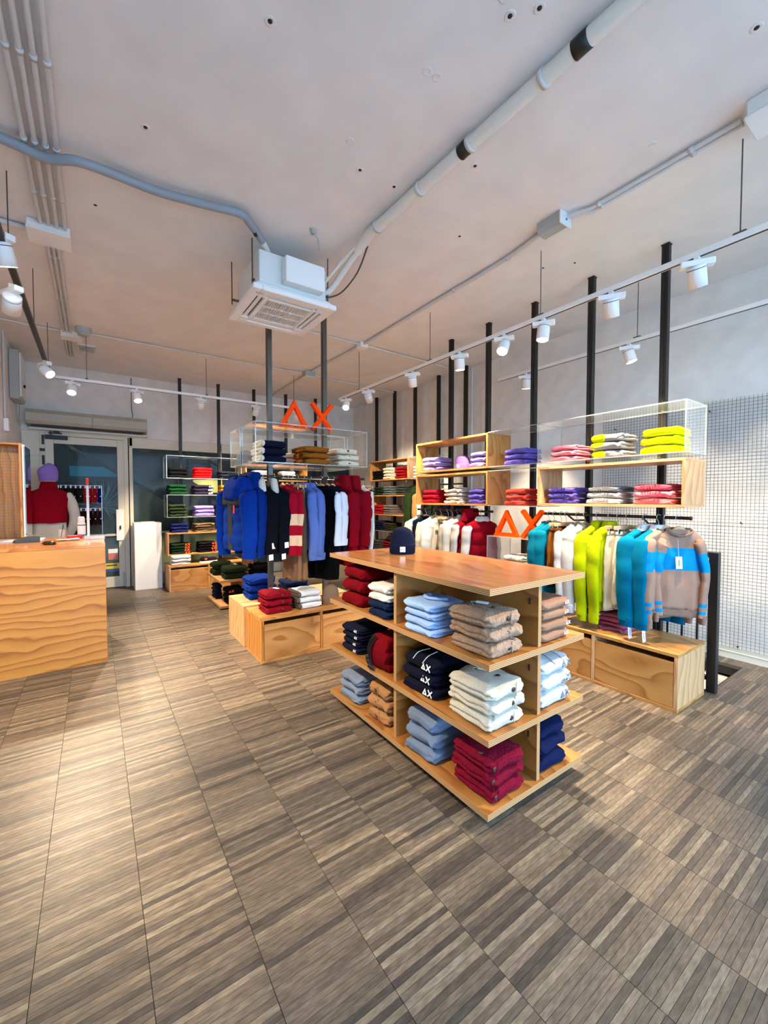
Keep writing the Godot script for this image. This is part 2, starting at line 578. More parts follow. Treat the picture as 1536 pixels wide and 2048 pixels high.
func build_shell() -> void:
	var mid_z := (WALL_F + WALL_B) * 0.5
	var len_z := WALL_F - WALL_B
	var mid_x := (WALL_L + WALL_R) * 0.5
	var len_x := WALL_R - WALL_L
	struct("wall_right", bx(Vector3(0.15, CEIL + 0.2, len_z + 0.3), Vector3(WALL_R + 0.075, CEIL * 0.5, mid_z)), M.wall)
	struct("wall_left", bx(Vector3(0.15, CEIL + 0.2, len_z + 0.3), Vector3(WALL_L - 0.075, CEIL * 0.5, mid_z)), M.wall)
	struct("wall_back", bx(Vector3(len_x, CEIL - 2.44, 0.18), Vector3(mid_x, (CEIL + 2.44) * 0.5, WALL_B - 0.09)), M.wall)
	# shop front behind the camera: lintel, low sill and piers round a wide opening to the street
	var fr := B.new()
	fr.box(Vector3(mid_x, (CEIL + 3.1) * 0.5, WALL_F + 0.1), Vector3(len_x, CEIL - 3.1, 0.2))
	fr.box(Vector3(WALL_L + 0.2, 1.55, WALL_F + 0.1), Vector3(0.4, 3.1, 0.2))
	fr.box(Vector3(WALL_R - 0.15, 1.55, WALL_F + 0.1), Vector3(0.3, 3.1, 0.2))
	fr.box(Vector3(mid_x, 0.06, WALL_F + 0.1), Vector3(len_x, 0.12, 0.2))
	struct("wall_front", fr.mesh(), M.wall)
	var ceiling := struct("ceiling", bx(Vector3(len_x + 0.3, 0.15, len_z + 0.4), Vector3(mid_x, CEIL + 0.075, mid_z)), M.ceil)
	# drill holes and plaster plugs left in the ceiling
	var hole := B.new().lathe([Vector2(0, -0.003), Vector2(0.009, -0.003), Vector2(0.011, 0.002)], 10).mesh()
	var ring := B.new().lathe([Vector2(0.010, -0.001), Vector2(0.02, -0.004), Vector2(0.026, 0.001)], 12).mesh()
	for p in [[0.635, -1.738, 1], [1.437, -1.156, 1], [1.512, -1.07, 1], [0.26, -2.6, 1], [1.351, -2.191, 1], [1.358, -1.512, 0], [1.305, -1.518, 0], [1.897, -1.773, 1], [1.599, -2.182, 1], [0.042, -3.468, 1], [1.368, -1.126, 0], [2.323, -0.59, 1], [2.45, -2.6, 0], [2.3, -2.3, 1], [1.2, -2.05, 0], [3.2, -2.2, 1], [3.35, -2.0, 1], [2.6, -1.1, 0]]:
		if p[2] == 1:
			part("drill_hole", hole, M.dark, ceiling, Vector3(p[0], CEIL, p[1]))
		part("plaster_ring", ring, M.ceil, ceiling, Vector3(p[0], CEIL, p[1]))
	# skirting along the right wall, with its ridges
	var sk := B.new()
	sk.box(Vector3(WALL_R - 0.01, 0.05, mid_z), Vector3(0.02, 0.1, len_z))
	sk.box(Vector3(WALL_R - 0.013, 0.062, mid_z), Vector3(0.026, 0.012, len_z), 2, 0.004)
	struct("baseboard_right", sk.mesh(), M.cream_frame)
	var pil := B.new()   # flat pilaster strips on the right wall towards the back
	for k in 11:
		pil.box(Vector3(WALL_R - 0.012, CEIL * 0.5, -4.15 - k * 0.345), Vector3(0.024, CEIL, 0.15), 1, 0.004)
	struct("trim_1", pil.mesh(), M.wall)
	build_door_wall()
	build_grid_wall()
	# the stair opening beside the right wall
	var h := HOLE
	var w := B.new()
	w.box(Vector3(h.end.x + 0.03, -0.85, h.get_center().y), Vector3(0.06, 1.56, h.size.y + 0.12))
	w.box(Vector3(h.position.x - 0.03, -0.85, h.get_center().y), Vector3(0.06, 1.56, h.size.y + 0.12))
	w.box(Vector3(h.get_center().x, -0.85, h.position.y - 0.03), Vector3(h.size.x, 1.56, 0.06))
	w.box(Vector3(h.get_center().x, -0.85, h.end.y + 0.03), Vector3(h.size.x, 1.56, 0.06))
	struct("wall_stairwell", w.mesh(), M.white_matt)
	struct("floor_hatch", bx(Vector3(h.size.x, 0.03, h.size.y), Vector3(h.get_center().x, -0.105, h.get_center().y)), M.white_matt)
	var rim := B.new()
	rim.box(Vector3(h.end.x - 0.008, -0.03, h.get_center().y), Vector3(0.016, 0.068, h.size.y))
	rim.box(Vector3(h.get_center().x, -0.03, h.position.y + 0.008), Vector3(h.size.x, 0.068, 0.016))
	struct("trim_2", rim.mesh(), M.steel_black)
	# black railing round the opening
	var r := thing("stair_railing", "black steel stair railing with thin upright bars behind the plywood drawer bench", "railing", Vector3(3.765, 0, -1.11))
	part("post", bx(Vector3(0.05, 1.05, 0.06), Vector3(0, 0.525, 0), 1, 0.003), M.steel_black, r)
	part("post", bx(Vector3(0.05, 1.05, 0.06), Vector3(0, 0.525, -1.66), 1, 0.003), M.steel_black, r)
	part("handrail", bx(Vector3(0.05, 0.04, 1.6), Vector3(0, 1.03, -0.83), 2, 0.003), M.steel_black, r)
	part("bottom_rail", bx(Vector3(0.04, 0.03, 1.6), Vector3(0, 0.1, -0.83), 2, 0.003), M.steel_black, r)
	var bar := bx(Vector3(0.012, 0.9, 0.012), Vector3(0, 0.56, 0))
	for k in 15:
		part("bar", bar, M.steel_black, r, Vector3(0, 0, -0.1 - k * 0.1))

func build_grid_wall() -> void:
	# welded wire grid, two panels one above the other, held off the right wall
	var g := thing("wire_grid_wall", "grey welded wire grid of small squares hung along the white right wall", "wire grid", Vector3(WALL_R - 0.035, 0, 0))
	var z0 := -2.43
	var z1 := 0.6
	for pan in [[0.107, 1.225], [1.23, 2.345]]:
		var b := B.new()
		var y: float = pan[0]
		while y <= pan[1] + 0.001:
			b.box(Vector3(0, y, (z0 + z1) * 0.5), Vector3(0.0026, 0.0026, z1 - z0))
			y += 0.0294
		var z := z0
		while z <= z1 + 0.001:
			b.box(Vector3(0.0036, (pan[0] + pan[1]) * 0.5, z), Vector3(0.0026, pan[1] - pan[0], 0.0026))
			z += 0.0293
		part("grid_panel", b.mesh(), M.wire, g)
	for p in [[0.12, -1.2], [1.228, -1.2], [1.228, -2.0], [0.12, -2.2], [2.25, -1.45], [2.2, -2.3]]:
		part("wall_hook", B.new().tube([Vector3(0.03, 0, 0), Vector3(-0.006, 0, 0), Vector3(-0.012, 0.012, 0)], 0.005, 6).mesh(), M.steel_black, g, Vector3(0, p[0], p[1]))

func pane(s: Vector3, parent: Node3D, at: Vector3) -> void:
	part("pane", bx(s), M.glass, parent, at)

func build_door_wall() -> void:
	var z := WALL_B
	var d := Node3D.new()
	d.name = "door_1"
	d.position = Vector3(-0.09, 0, z - 0.06)
	d.set_meta("kind", "structure")
	add_child(d)
	var jamb := B.new()
	jamb.box(Vector3(-0.53, 1.22, 0), Vector3(0.06, 2.44, 0.12), 1, 0.004).box(Vector3(0.52, 1.22, 0), Vector3(0.06, 2.44, 0.12), 1, 0.004).box(Vector3(0, 2.415, 0), Vector3(1.0, 0.05, 0.12), 0, 0.004)
	part("door_frame", jamb.mesh(), M.cream_frame, d)
	var leaf := B.new()
	leaf.box(Vector3(-0.45, 1.2, 0.03), Vector3(0.1, 2.37, 0.05), 1, 0.004).box(Vector3(0.445, 1.2, 0.03), Vector3(0.09, 2.37, 0.05), 1, 0.004)
	leaf.box(Vector3(0, 2.33, 0.03), Vector3(0.8, 0.11, 0.05), 0, 0.004).box(Vector3(0, 0.1, 0.03), Vector3(0.8, 0.17, 0.05), 0, 0.004)
	leaf.box(Vector3(0, 0.86, 0.03), Vector3(0.8, 0.035, 0.04), 0, 0.004)
	part("door_leaf", leaf.mesh(), M.cream_frame, d)
	pane(Vector3(0.81, 1.4, 0.008), d, Vector3(0, 1.576, 0.03))
	pane(Vector3(0.81, 0.66, 0.008), d, Vector3(0, 0.515, 0.03))
	part("push_plate", bx(Vector3(0.1, 0.5, 0.02), Vector3.ZERO, 1, 0.004), M.white, d, Vector3(0.42, 1.02, 0.065))
	part("handle", bx(Vector3(0.02, 0.06, 0.03), Vector3.ZERO, 1, 0.004), M.black, d, Vector3(0.425, 0.98, 0.085))
	var cl := B.new()
	cl.box(Vector3(0, 0, 0), Vector3(0.27, 0.06, 0.05), 0, 0.005)
	cl.box(Vector3(-0.01, 0.06, 0.02), Vector3(0.16, 0.018, 0.03), 0, 0.004)
	cl.tube([Vector3(-0.06, 0.035, 0.02), Vector3(-0.07, 0.1, 0.04), Vector3(0.04, 0.07, 0.02)], 0.014, 6)
	part("door_closer", cl.mesh(), M.black, d, Vector3(-0.36, 2.36, 0.09))
	part("hinge", bx(Vector3(0.03, 0.14, 0.02), Vector3.ZERO, 1, 0.003), M.black, d, Vector3(-0.52, 2.32, 0.07))
	part("hinge", bx(Vector3(0.03, 0.14, 0.02), Vector3.ZERO, 1, 0.003), M.black, d, Vector3(-0.52, 2.02, 0.07))
	part("latch", bx(Vector3(0.06, 0.04, 0.03), Vector3.ZERO, 0, 0.003), M.black, d, Vector3(-0.53, 2.17, 0.07))
	part("floor_bolt", bx(Vector3(0.035, 0.22, 0.02), Vector3.ZERO, 1, 0.003), M.grey_plastic, d, Vector3(0.47, 0.14, 0.065))
	# stickers low on the glass
	part("sticker", bx(Vector3(0.13, 0.07, 0.002)), M.card, d, Vector3(0.32, 0.6, 0.038))
	part("sticker", bx(Vector3(0.13, 0.1, 0.002)), std(rgb(206, 120, 96), 0.5), d, Vector3(0.32, 0.51, 0.038))
	part("sticker", bx(Vector3(0.2, 0.09, 0.002)), std(rgb(226, 204, 60), 0.5), d, Vector3(0.3, 0.36, 0.038))
	part("sticker", bx(Vector3(0.2, 0.04, 0.002)), std(rgb(58, 84, 150), 0.5), d, Vector3(0.3, 0.29, 0.038))
	part("sticker_print", bx(Vector3(0.15, 0.02, 0.001)), M.print_dark, d, Vector3(0.3, 0.37, 0.0396))
	# glazed screen to the right of the door
	var w := Node3D.new()
	w.name = "window_1"
	w.set_meta("kind", "structure")
	w.position = Vector3(0, 0, z - 0.06)
	add_child(w)
	var f := B.new()
	f.box(Vector3(2.6, 2.37, 0), Vector3(4.24, 0.14, 0.1), 0, 0.004)
	f.box(Vector3(2.6, 2.29, 0.02), Vector3(4.24, 0.03, 0.1), 0, 0.004)
	f.box(Vector3(2.6, 0.09, 0), Vector3(4.24, 0.18, 0.1), 0, 0.004)
	f.box(Vector3(2.6, 0.87, 0), Vector3(4.24, 0.03, 0.05), 0, 0.004)
	for x in [0.5, 1.9, 3.3, 4.69]:
		f.box(Vector3(x, 1.22, 0), Vector3(0.05, 2.44, 0.1), 1, 0.004)
	part("window_frame", f.mesh(), M.cream_frame, w)
	for k in 3:
		pane(Vector3(1.34, 1.4, 0.008), w, Vector3(1.2 + 1.395 * k, 1.585, 0))
		pane(Vector3(1.34, 0.68, 0.008), w, Vector3(1.2 + 1.395 * k, 0.52, 0))
	# boarded side panel left of the door
	struct("trim_3", B.new().box(Vector3(-0.74, 1.22, z - 0.06), Vector3(0.23, 2.44, 0.1), 1, 0.004).box(Vector3(-0.73, 2.1, z), Vector3(0.2, 0.02, 0.03), 0, 0.003).box(Vector3(-0.64, 1.1, z), Vector3(0.02, 2.1, 0.03), 1, 0.003).mesh(), M.cream_frame)
	# air curtain over the door
	var a := thing("air_curtain", "long grey beige air curtain mounted above the glass door", "air curtain", Vector3(-0.03, 2.5, z + 0.13))
	var prof := PackedVector2Array([Vector2(0, 0), Vector2(0.18, 0.02), Vector2(0.22, 0.06), Vector2(0.22, 0.17), Vector2(0.17, 0.23), Vector2(0, 0.23)])
	var xf := Transform3D(Basis(Vector3(0, 0, 1), Vector3(0, 1, 0), Vector3(-1, 0, 0)), Vector3(0, 0, -0.12))
	var grey := std(rgb(176, 170, 152), 0.55)
	part("housing", B.new().prism(prof, -0.02, 0.75, xf).mesh(), grey, a)
	part("housing", B.new().prism(prof, -0.75, -0.025, xf).mesh(), grey, a)
	part("outlet", bx(Vector3(1.4, 0.012, 0.06), Vector3(0, 0.0, 0.02)), M.slot, a)
	part("cable", B.new().tube([Vector3(0.55, 0.22, 0), Vector3(0.56, 0.28, 0), Vector3(0.55, 0.4, -0.08), Vector3(0.55, 0.9, -0.1)], 0.006, 6).mesh(), M.rod, a)
	part("rail", bx(Vector3(1.5, 0.03, 0.1), Vector3(0.02, -0.035, -0.06), 0, 0.004), M.cream_frame, a)
	# distribution box and conduit on the left wall
	var e := thing("electrical_box", "grey wall mounted distribution box high on the left wall", "electrical box", Vector3(WALL_L + 0.003, 2.72, -7.25))
	part("box_body", bx(Vector3(0.1, 0.62, 0.46), Vector3(0.05, 0.31, 0), 1, 0.008), M.grey_plastic, e)
	part("lid", bx(Vector3(0.02, 0.56, 0.4), Vector3(0.108, 0.31, 0), 1, 0.006), M.plastic, e)
	part("knob", B.new().lathe([Vector2(0, 0), Vector2(0.02, 0), Vector2(0.02, 0.02), Vector2(0, 0.02)], 10).mesh(), M.black, e, Vector3(0.12, 0.2, 0.02), Vector3(0, 0, -PI / 2))
	part("side_unit", bx(Vector3(0.07, 0.3, 0.12), Vector3(0.036, 0.25, -0.3), 1, 0.02), M.grey_plastic, e)
	part("cable", B.new().tube([Vector3(0.03, 0, -0.2), Vector3(0.03, -0.14, -0.22), Vector3(0.02, -0.2, -0.3), Vector3(0.02, -0.24, -0.5)], 0.008, 6).mesh(), M.grey_plastic, e)
	var al := thing("wall_sensor", "small white sensor box at the end of the left wall conduit", "sensor", Vector3(WALL_L, 2.24, -6.58))
	part("sensor_body", bx(Vector3(0.05, 0.15, 0.09), Vector3(0.026, 0.075, 0), 1, 0.008), M.white, al)
	part("conduit", B.new().tube([Vector3(0.015, 0.15, 0), Vector3(0.015, 1.18, 0)], 0.011, 8).mesh(), M.pipe, al)

# ---------------------------------------------------------------- floor of short oak strips laid across
func floor_tones() -> Array:
	var out := []
	for c in [rgb(128, 112, 94), rgb(120, 105, 89), rgb(112, 99, 85), rgb(123, 108, 92), rgb(101, 90, 79), rgb(115, 102, 88), rgb(144, 129, 108), rgb(84, 76, 68), rgb(118, 103, 87), rgb(106, 94, 82), rgb(142, 126, 106), rgb(113, 100, 86)]:
		out.append(c.srgb_to_linear())
	return out

var wear: FastNoiseLite
func strip_mesh(st: SurfaceTool, c: Vector3, s: Vector3, col: Color, where: Vector3) -> void:
	var h := s * 0.5
	var k := 0.0005
	if wear == null:
		wear = noise(1.0, 3, 404)
	st.set_smooth_group(-1)
	var cuts := [-h.x + k, -h.x * 0.5, 0.0, h.x * 0.5, h.x - k]
	var tone := []
	for x in cuts:   # scuffs and old stains, in patches across several strips
		var a: float = wear.get_noise_2d((where.x + x) * 9.0, where.z * 13.0) * 0.3 + wear.get_noise_2d((where.x + x) * 2.0 + 50.0, where.z * 60.0) * 0.22
		tone.append(col * (1.0 + a))
	for i in 4:
		var q := [Vector3(cuts[i], h.y, -h.z + k), Vector3(cuts[i], h.y, h.z - k), Vector3(cuts[i + 1], h.y, h.z - k), Vector3(cuts[i + 1], h.y, -h.z + k)]
		var t := [tone[i], tone[i], tone[i + 1], tone[i + 1]]
		for n in [0, 2, 1, 0, 3, 2]:
			st.set_color(t[n])
			st.add_vertex(q[n] + c)
	var top := [Vector3(-h.x + k, h.y, -h.z + k), Vector3(-h.x + k, h.y, h.z - k), Vector3(h.x - k, h.y, h.z - k), Vector3(h.x - k, h.y, -h.z + k)]
	var low := [Vector3(-h.x, -h.y, -h.z), Vector3(-h.x, -h.y, h.z), Vector3(h.x, -h.y, h.z), Vector3(h.x, -h.y, -h.z)]
	for i in 4:
		var j := (i + 1) % 4
		var q := [low[i], low[j], top[j], top[i]]
		for n in [0, 2, 1, 0, 3, 2]:
			st.set_color(col)
			st.add_vertex(q[n] + c)

func build_floor() -> void:
	var x0 := WALL_L
	var x1 := WALL_R
	var z0 := WALL_B - 0.1
	var z1 := WALL_F
	var h := HOLE
	var slab := B.new()
	slab.box(Vector3((x0 + h.position.x) * 0.5, -0.046, (z0 + z1) * 0.5), Vector3(h.position.x - x0, 0.08, z1 - z0))
	slab.box(Vector3((x1 + h.end.x) * 0.5, -0.046, (z0 + z1) * 0.5), Vector3(x1 - h.end.x, 0.08, z1 - z0))
	slab.box(Vector3(h.get_center().x, -0.046, (z0 + h.position.y) * 0.5), Vector3(h.size.x, 0.08, h.position.y - z0))
	slab.box(Vector3(h.get_center().x, -0.046, (z1 + h.end.y) * 0.5), Vector3(h.size.x, 0.08, z1 - h.end.y))
	var fl := struct("floor", slab.mesh(), M.floor_base)
	var tones := floor_tones()
	var r := RandomNumberGenerator.new()
	r.seed = 5
	var pitch_x := 0.2945
	var pitch_z := 0.0205
	var col0 := int(floor((x0 + 0.182) / pitch_x))
	var col1 := int(ceil((x1 + 0.182) / pitch_x))
	var list := []
	var patch := noise(0.9, 2, 77)
	for c in range(col0, col1):
		var xa: float = max(-0.182 + c * pitch_x, x0)
		var xb: float = min(-0.182 + (c + 1) * pitch_x, x1)
		if xb - xa < 0.02:
			continue
		var z := z0 + r.randf() * 0.01
		while z < z1:
			var zc := z + pitch_z * 0.5
			var xc := (xa + xb) * 0.5
			if not (h.has_point(Vector2(xc, zc)) or h.has_point(Vector2(xa + 0.05, zc)) or h.has_point(Vector2(xb - 0.05, zc))):
				# strips come in runs of like tone, sometimes broken by a pale or a dark one
				var t := int(clampf(patch.get_noise_2d(c * 3.7, zc * 9.0) * 5.0 + 4.5 + r.randf_range(-3.0, 3.0), 0, 9))
				if r.randf() < 0.07:
					t = 6 if r.randf() < 0.6 else 10
				elif r.randf() < 0.06:
					t = 7
				list.append([xc, zc, xb - xa - 0.001, t, r.randi() % 3])
			z += pitch_z
	# the strips that show largest are pieces of their own
	var fwd := Vector2(sin(deg_to_rad(34.9)), -cos(deg_to_rad(34.9)))
	var near := []
	for i in list.size():
		var p := Vector2(list[i][0], list[i][1])
		var dep := p.dot(fwd)
		var lat := p.dot(Vector2(-fwd.y, fwd.x))
		if dep > 1.13 and abs(lat) < dep * 0.95:
			near.append([dep, i])
	near.sort_custom(func(a, b): return a[0] < b[0])
	var single := {}
	for k in min(300, near.size()):
		single[near[k][1]] = true
	var meshes := {}
	var rest := SurfaceTool.new()
	rest.begin(Mesh.PRIMITIVE_TRIANGLES)
	for i in list.size():
		var s: Array = list[i]
		var lift: float = [-0.0002, 0.0, 0.0002][s[4]]
		if single.has(i):
			var key := "%d_%.3f_%d" % [s[3], s[2], i % 5]
			if not meshes.has(key):
				var st := SurfaceTool.new()
				st.begin(Mesh.PRIMITIVE_TRIANGLES)
				strip_mesh(st, Vector3.ZERO, Vector3(s[2], 0.006, pitch_z - 0.0002), tones[s[3]], Vector3(s[0], 0, s[1]))
				st.generate_normals()
				meshes[key] = st.commit()
			part("strip", meshes[key], M.floor_strip, fl, Vector3(s[0], -0.003 + lift, s[1]))
		else:
			strip_mesh(rest, Vector3(s[0], -0.003 + lift, s[1]), Vector3(s[2], 0.006, pitch_z - 0.0002), tones[s[3]], Vector3(s[0], 0, s[1]))
	rest.generate_normals()
	var o := part("strips", rest.commit(), M.floor_strip, fl)
	o.set_meta("kind", "stuff")

# ---------------------------------------------------------------- the dark concourse seen through the glass
func build_concourse() -> void:
	var dk := std(rgb(34, 44, 48), 0.7)
	var fl := std(rgb(44, 50, 52), 0.35)
	struct("floor_concourse", bx(Vector3(26, 0.1, 13), Vector3(4, -0.06, -14.6)), fl)
	var sh := B.new()
	sh.box(Vector3(4, 3.0, -21.1), Vector3(26, 6.2, 0.2)).box(Vector3(-9, 3.0, -14.6), Vector3(0.2, 6.2, 13)).box(Vector3(17, 3.0, -14.6), Vector3(0.2, 6.2, 13))
	sh.box(Vector3(-5.2, 3.0, -8.2), Vector3(8.4, 6.2, 0.12)).box(Vector3(11.1, 3.0, -8.2), Vector3(12.5, 6.2, 0.12)).box(Vector3(1.9, 4.85, -8.2), Vector3(5.9, 2.5, 0.12))
	struct("wall_concourse", sh.mesh(), dk)
	struct("ceiling_concourse", bx(Vector3(26, 0.15, 13), Vector3(4, 6.1, -14.6)), dk)
	# pavement in front of the shop
	struct("ground_street", bx(Vector3(40, 0.2, 30), Vector3(2, -0.12, WALL_F + 0.2 + 15.0)), std(rgb(150, 150, 150), 0.9))
	# escalator rising to the left
	var es := thing("escalator", "dark escalator slanting across the concourse behind the glass door", "escalator", Vector3(2.1, 0, -11.6))
	var steel := std(rgb(40, 44, 48), 0.4, 0.3)
	var side := PackedVector2Array([Vector2(2.6, 0), Vector2(1.6, 0), Vector2(-4.6, 3.9), Vector2(-6.0, 3.9), Vector2(-6.0, 4.5), Vector2(-4.4, 4.5), Vector2(1.9, 0.62), Vector2(2.6, 0.62)])
	part("truss", B.new().prism(side, -0.55, 0.55).mesh(), steel, es)
	for s in [-0.56, 0.56]:
		part("balustrade", B.new().prism(PackedVector2Array([Vector2(2.6, 0.62), Vector2(1.9, 0.62), Vector2(-4.4, 4.5), Vector2(-4.4, 5.2), Vector2(1.9, 1.4), Vector2(2.6, 1.4)]), s - 0.01, s + 0.01).mesh(), M.glass, es)
		part("handrail", B.new().tube([Vector3(2.75, 1.0, s), Vector3(2.6, 1.42, s), Vector3(1.9, 1.42, s), Vector3(-4.4, 5.24, s)], 0.04, 8).mesh(), M.black, es)
	for k in 9:
		part("step_edge", bx(Vector3(0.3, 0.03, 0.9), Vector3(1.6 - k * 0.68, 0.86 + k * 0.425, 0)), M.chrome, es)
	# lit shop fronts across the concourse
	var glow := std(rgb(214, 214, 150), 0.6)
	glow.emission_enabled = true
	glow.emission = Color(0.95, 0.92, 0.55)
	glow.emission_energy_multiplier = 0.45
	var n := 0
	for p in [[2.67, 0.4, 0.55, "narrow yellowish lit shop window across the concourse, left of the wide one"], [4.4, 1.3, 0.6, "wide yellowish lit shop window across the dark concourse"]]:
		var s := thing("lit_shop_window", p[3], "shop window", Vector3(p[0], 1.72, -20.9))
		part("window_light", bx(Vector3(p[1], p[2], 0.05), Vector3(0, p[2] * 0.5, 0.03)), glow, s)
		part("surround", B.new().box(Vector3(0, p[2] + 0.06, 0.05), Vector3(p[1] + 0.24, 0.12, 0.1)).box(Vector3(-p[1] * 0.5 - 0.06, p[2] * 0.5, 0.05), Vector3(0.12, p[2], 0.1)).box(Vector3(p[1] * 0.5 + 0.06, p[2] * 0.5, 0.05), Vector3(0.12, p[2], 0.1)).mesh(), steel, s)
		var l := OmniLight3D.new()
		l.name = "window_glow"
		l.position = Vector3(0, p[2] * 0.5, 0.5)
		l.light_color = Color(0.95, 0.92, 0.6)
		l.light_energy = 0.4
		l.omni_range = 14.0
		l.omni_attenuation = 2.0
		l.light_size = 0.3
		l.shadow_enabled = true
		s.add_child(l)
		n += 1
	var teal := std(rgb(20, 110, 130), 0.5)
	teal.emission_enabled = true
	teal.emission = Color(0.02, 0.3, 0.4)
	teal.emission_energy_multiplier = 0.5
	var tp := thing("teal_sign", "blue green lit sign panel beyond the escalator", "sign", Vector3(0.0, 2.3, -20.9))
	part("sign_light", bx(Vector3(1.6, 0.4, 0.06), Vector3(0, 0.25, 0.03)), teal, tp)
	part("frame", bx(Vector3(1.7, 0.05, 0.1), Vector3(0, -0.03, 0.05)), steel, tp)
	# spiky plant just outside the door
	var pl := thing("spiky_plant", "pale blue green spiky plant in a pot outside the glass door", "plant", Vector3(0.14, 0, -9.6))
	part("pot", B.new().lathe([Vector2(0, 0), Vector2(0.2, 0), Vector2(0.26, 0.7), Vector2(0.22, 0.7), Vector2(0.2, 0.62), Vector2(0, 0.62)], 18).mesh(), std(rgb(120, 150, 170), 0.6), pl)
	part("stem", B.new().tube([Vector3(0, 0.6, 0), Vector3(0, 1.3, 0)], 0.035, 8).mesh(), std(rgb(80, 80, 60), 0.8), pl)
	var leaf := PackedVector2Array([Vector2(-0.012, 0), Vector2(0.012, 0), Vector2(0.016, 0.2), Vector2(0, 0.5), Vector2(-0.016, 0.2)])
	var lm := B.new().prism(leaf, -0.002, 0.002).mesh()
	var green := std(rgb(116, 168, 168), 0.6)
	for k in 46:
		var o := part("leaf", lm, green, pl, Vector3(0, 1.3, 0))
		o.basis = Basis(Vector3.UP, k * 2.4) * Basis(Vector3.RIGHT, 0.25 + 2.0 * (k / 46.0))
	for k in 4:
		var dl := thing("concourse_downlight", "round recessed downlight in the dark concourse ceiling, %s of a row of four" % ["nearest", "second nearest", "third nearest", "farthest"][k], "downlight", Vector3(-0.2 + k * 0.35, 6.02, -11.5 - k * 1.9))
		part("trim_ring", B.new().lathe([Vector2(0.13, 0.01), Vector2(0.17, -0.02), Vector2(0.18, 0.01)], 20).mesh(), M.white, dl)
		part("lamp_disc", B.new().lathe([Vector2(0, -0.005), Vector2(0.13, -0.005), Vector2(0.13, 0.005), Vector2(0, 0.005)], 20).mesh(), M.lens, dl)
		var l := SpotLight3D.new()
		l.name = "downlight_beam"
		l.position = Vector3(0, -0.03, 0)
		l.rotation.x = -PI / 2
		l.light_color = Color(0.85, 0.92, 1.0)
		l.light_energy = 1.0
		l.spot_angle = 50
		l.spot_range = 12
		l.spot_attenuation = 2.0
		l.light_size = 0.12
		l.shadow_enabled = true
		dl.add_child(l)

# ---------------------------------------------------------------- pipes, boxes and the cooling unit under the ceiling
func curve(pts: Array, steps := 5) -> Array:
	var out := []
	for i in pts.size() - 1:
		var p0: Vector3 = pts[max(i - 1, 0)]
		var p1: Vector3 = pts[i]
		var p2: Vector3 = pts[i + 1]
		var p3: Vector3 = pts[min(i + 2, pts.size() - 1)]
		for k in steps:
			out.append(p1.cubic_interpolate(p2, p0, p3, float(k) / steps))
	out.append(pts[-1])
	return out

func clamp_ring(r: float) -> ArrayMesh:
	return B.new().lathe([Vector2(r, -0.012), Vector2(r + 0.004, -0.012), Vector2(r + 0.004, 0.012), Vector2(r, 0.012)], 12).mesh()

func run_of(label: String, pts: Array, r: float, mat: Material, clips: Array, n := "conduit") -> Node3D:
	var t := thing(n, label, "conduit", Vector3.ZERO)
	part("tube", B.new().tube(pts, r, 10).mesh(), mat, t)
	for c in clips:   # [position, axis 0 or 2]
		part("clip", clamp_ring(r), M.pipe, t, c[0], Vector3(PI / 2, 0, 0) if c[1] == 2 else Vector3(0, 0, PI / 2))
	return t

